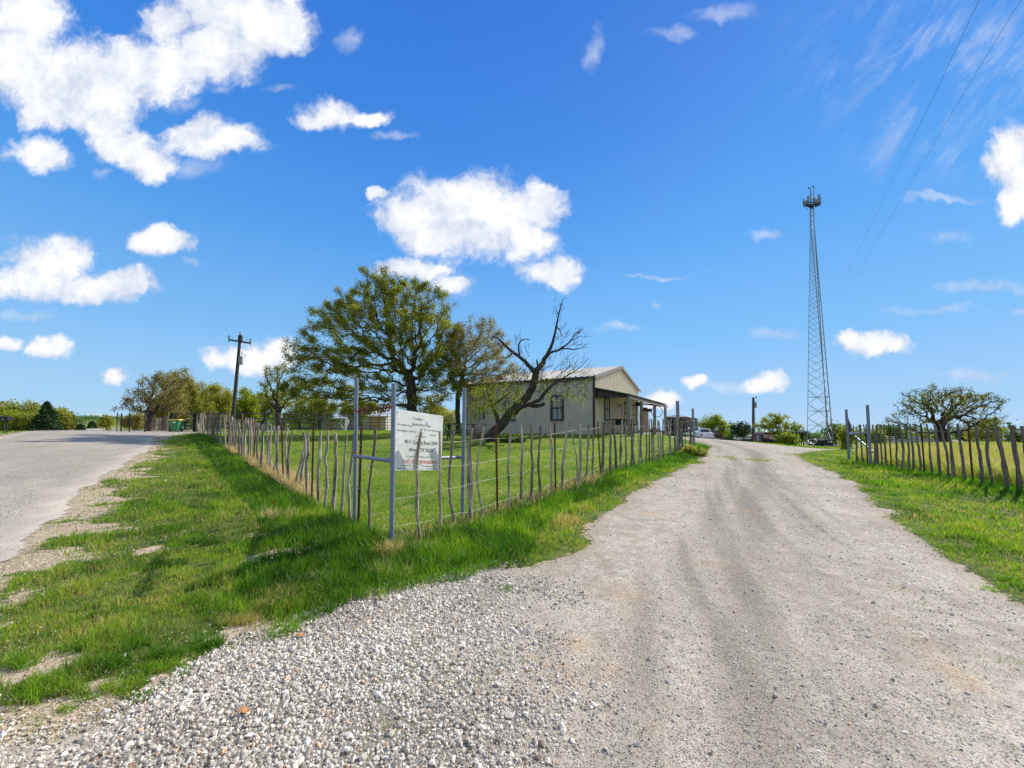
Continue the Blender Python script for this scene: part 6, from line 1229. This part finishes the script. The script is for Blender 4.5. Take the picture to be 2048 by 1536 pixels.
# low flat trailer and black front-loader implement by the tower
q=GP(1621,52); z0=P(1621,894,52)[2]; ft=empty('flat_trailer',(q[0],q[1],z0),'low flat utility trailer parked left of the black loader','trailer',rz=-.3); mb=MB(); mb.box((0,0,.42),(1.5,.9,.1)); 
for i in range(5): mb.box((-.7+.35*i,-.45,.6),(.05,.05,.3))
mb.box((0,-.45,.75),(1.5,.05,.05)); mb.build('deck',M_dark,ft,local=False)
for x in(-.3,.3): wheel(ft,(x,-.5,.22),.22,.15,(0,1,0))
q=GP(1656,40); z0=P(1656,895,40)[2]; k=40/F; bl=empty('loader_implement',(q[0],q[1],z0),'black skid loader with raised arms parked under the lattice tower','loader')
mb=MB(); mb.box((0,.6,6*k),(20*k,1.0,7*k)); mb.box((-3*k,.6,11*k),(9*k,.8,7*k)); mb.build('body',M_black,bl,local=False)
mb=MB(); mb.beam((8*k,.2,4*k),(13*k,.2,13*k),.09,.12); mb.beam((13*k,.2,13*k),(6*k,.2,15*k),.09,.12); mb.beam((-11*k,.2,4*k),(-13*k,.2,13*k),.09,.12); mb.beam((-13*k,.2,13*k),(-8*k,.2,9*k),.07,.1); mb.build('loader_arm',M_black,bl,local=False)
mb=MB(); mb.box((0,.25,14.5*k),(14*k,.06,.06)); 
for x in(-6,-2,2,6): mb.tube([(x*k,.25,8*k),(x*k,.25,14.5*k)],.035,5)
mb.build('cab_frame',M_black,bl,local=False); mb=MB(); mb.box((0,-.15,2.5*k),(27*k,.4,3.5*k)); mb.build('bucket',M_dark,bl,local=False)
for x in(-8,8): wheel(bl,(x*k,.1,3.5*k),3.5*k,.3,(0,1,0))
mb=MB(); mb.tube([(16*k,.1,1.2*k),(16*k,.4,1.2*k)],1.6*k,12); mb.build('spare_drum',M_white,bl,local=False)
# beyond the right fence
for i,(x0,x1,Y_,t,b_) in enumerate([(1762,1786,30,873,901),(1788,1812,31,880,902),(1814,1838,30,874,902),(1838,1866,31,878,903)]):
    a=GP(x0,Y_); c=GP(x1,Y_); rt=empty('livestock_gate',tuple(a),('first','second','third','fourth')[i]+' pale stock panel from the left in the pasture behind the right fence','panel','stock panels standing in the pasture')
    zt=P(x0,t,Y_)[2]; zb=max(a[2],zt-1.3)
    for q in(a,c): mb=MB(); mb.tube([[q[0],q[1],q[2]-.1],[q[0],q[1],zt]],.04,5); mb.build('post',M_galv,rt)
    for k in range(7): z=zt-(zt-zb)*k/7; mb=MB(); mb.tube([[a[0],a[1],z],[c[0],c[1],z]],.022,4); mb.build('rail',M_galv,rt)
a=GP(1947,33); mb=MB(); mb.tube([a-[0,0,.2],P(1947,880,33)],.07,6); o=mb.build('fence_post',M_black,None); tag(o,'lone black post in the pasture at the end of the long white shed','post')
mwh=mat('pale_lilac_siding',(0.50,0.52,0.60),.5,(0.56,0.58,0.65),1,bump=.05)
house('long_shed','long low white-roofed shed standing beyond the pasture','shed',2003,60,100,888.5,894,905,4,mwh,M_white,win=((.2,.6,.3,.5),(.35,.6,.3,.5)),over=.2)
mbl=mat('pale_blue_siding',(0.34,0.48,0.55),.6,(0.40,0.54,0.60),1); mgr=mat('blue_grey_shingles',(0.22,0.27,0.31),.8,(0.28,0.33,0.37),2)
rt,W2,ze,zr=house('blue_house','two-storey pale blue house with a columned white porch beyond the pasture','house',2038,140,62,866,871,890,8,mbl,mgr,win=((.25,.72,.9,1.2),(.6,.72,.9,1.2)),hip=2)
mb=MB(); mb.box((-W2-2.2,2,1.0),(4.5,5,2.3)); mb.build('side_wing',mbl,rt,local=False); mb=MB(); mb.box((-W2-2,0,2.45),(5.4,6.5,.25)); mb.build('porch_roof',M_white,rt,local=False)
for x in(-4.3,-2.8,-1.3,.2): mb=MB(); mb.box((-W2+x,-1.8,1.2),(.22,.22,2.4)); mb.build('column',M_white,rt,local=False)
mtl=mat('teal_siding',(0.16,0.36,0.42),.6,(0.20,0.40,0.46),1); mbr=mat('brown_roof_tiles',(0.20,0.11,0.08),.8,(0.26,0.16,0.12),2)
house('teal_house','small teal house with grey roof in the valley right of the pasture oak','house',1924,165,11,881,884,888,6,mtl,mgr)
house('brown_roof_house','low house with brown roof in the valley beside the teal house','house',1911,160,12,880.5,884,888,6,M_shed,mbr)
house('grey_roof_building','grey-roofed building in the valley left of the pasture oak trunk','building',1861,155,16,878,882,888,7,mtl,mgr)
house('pale_house','pale house with grey roof just right of the pasture oak trunk','house',1893,160,12,880,884,888,6,mbl,mgr)
# dark equipment row along the long shed
r8=np.random.default_rng(8)
for i,(px,lb,nm,ct) in enumerate([(1985,'dark pile of scrap metal left in front of the long shed','scrap_pile','scrap'),(2008,'grey heap of rocks and metal in front of the long shed','rubble_heap','rubble'),(2030,'dark scrap heap at the right end of the long shed','scrap_pile','scrap')]):
    q=GP(px,56); pass; rt=empty(nm,tuple(q),lb,ct); mb=MB()
    for k in range(26): c=q+np.array([r8.normal(0,.55),r8.normal(0,.3),abs(r8.normal(.12,.14))]); mb.beam(c-r8.normal(0,.16,3),c+r8.normal(0,.16,3),r8.uniform(.05,.22),r8.uniform(.03,.15))
    mb.build('pieces',M_black if i!=1 else M_barkg,rt)
# red wildflower in the verge
q=G(546,1022); fw=empty('red_wildflower',tuple(q),'single red wildflower in the lush verge grass before the stake fence','flower'); mb=MB(); mb.tube([q,q+[.01,0,.15]],.004,5); mb.build('stem',M_grass,fw,tint=True)
mb=MB(); r6=np.random.default_rng(6)
for i in range(26): a_=r6.uniform(0,6.28); z_=r6.uniform(.12,.20); c=q+[.01,0,z_]; d=np.array([math.cos(a_)*.022,math.sin(a_)*.022,.012]); s_=np.array([-math.sin(a_),math.cos(a_),0])*.008; mb.quad(c,c+d*.5+s_,c+d,c+d*.5-s_)
mb.build('petals',mat('red_petals',(0.75,0.06,0.02),.5),fw)
# a few larger stones and leaves lying about
for i,(px,py,r_,lb) in enumerate([(1020,1438,.030,'pale fist-sized stone on the packed drive beside the loose gravel'),(1008,1488,.020,'small pale stone near the bottom of the gravel'),(1185,1368,.016,'dark pebble in the rusty patch of the drive')]):
    g=G(px,py); V=ICO*np.random.default_rng(i).uniform(.75,1.15,(12,1))*[r_*1.2,r_,r_*.75]+g+[0,0,r_*.45]; mb=MB(); mb.add(V,icf); o=mb.build('stone',M_stone,None,tint=True); tag(o,lb,'stone')
M_leaf=mat('dry_oak_leaf',(0.34,0.15,0.05),.7,(0.42,0.22,0.09),40)
for i,(px,py,lb) in enumerate([(483,1428,'curled orange-brown dead leaf on the white gravel'),(598,1275,'brown dead leaf at the edge of gravel and grass')]):
    g=G(px,py)+[0,0,.022]; pts=[(0,0),(.035,.012),(.05,.03),(.075,.02),(.095,.028),(.075,.0),(.09,-.02),(.06,-.015),(.035,-.02),(.02,-.008)]; mb=MB(); V=[g+[x*.9-.04,y*.9,.010*math.sin(x*60)] for x,y in pts]; mb.add(V+[v-[0,0,.002] for v in V],[tuple(range(10)),tuple(range(19,9,-1))]); o=mb.build('dead_leaf',M_leaf,None); tag(o,lb,'leaf')
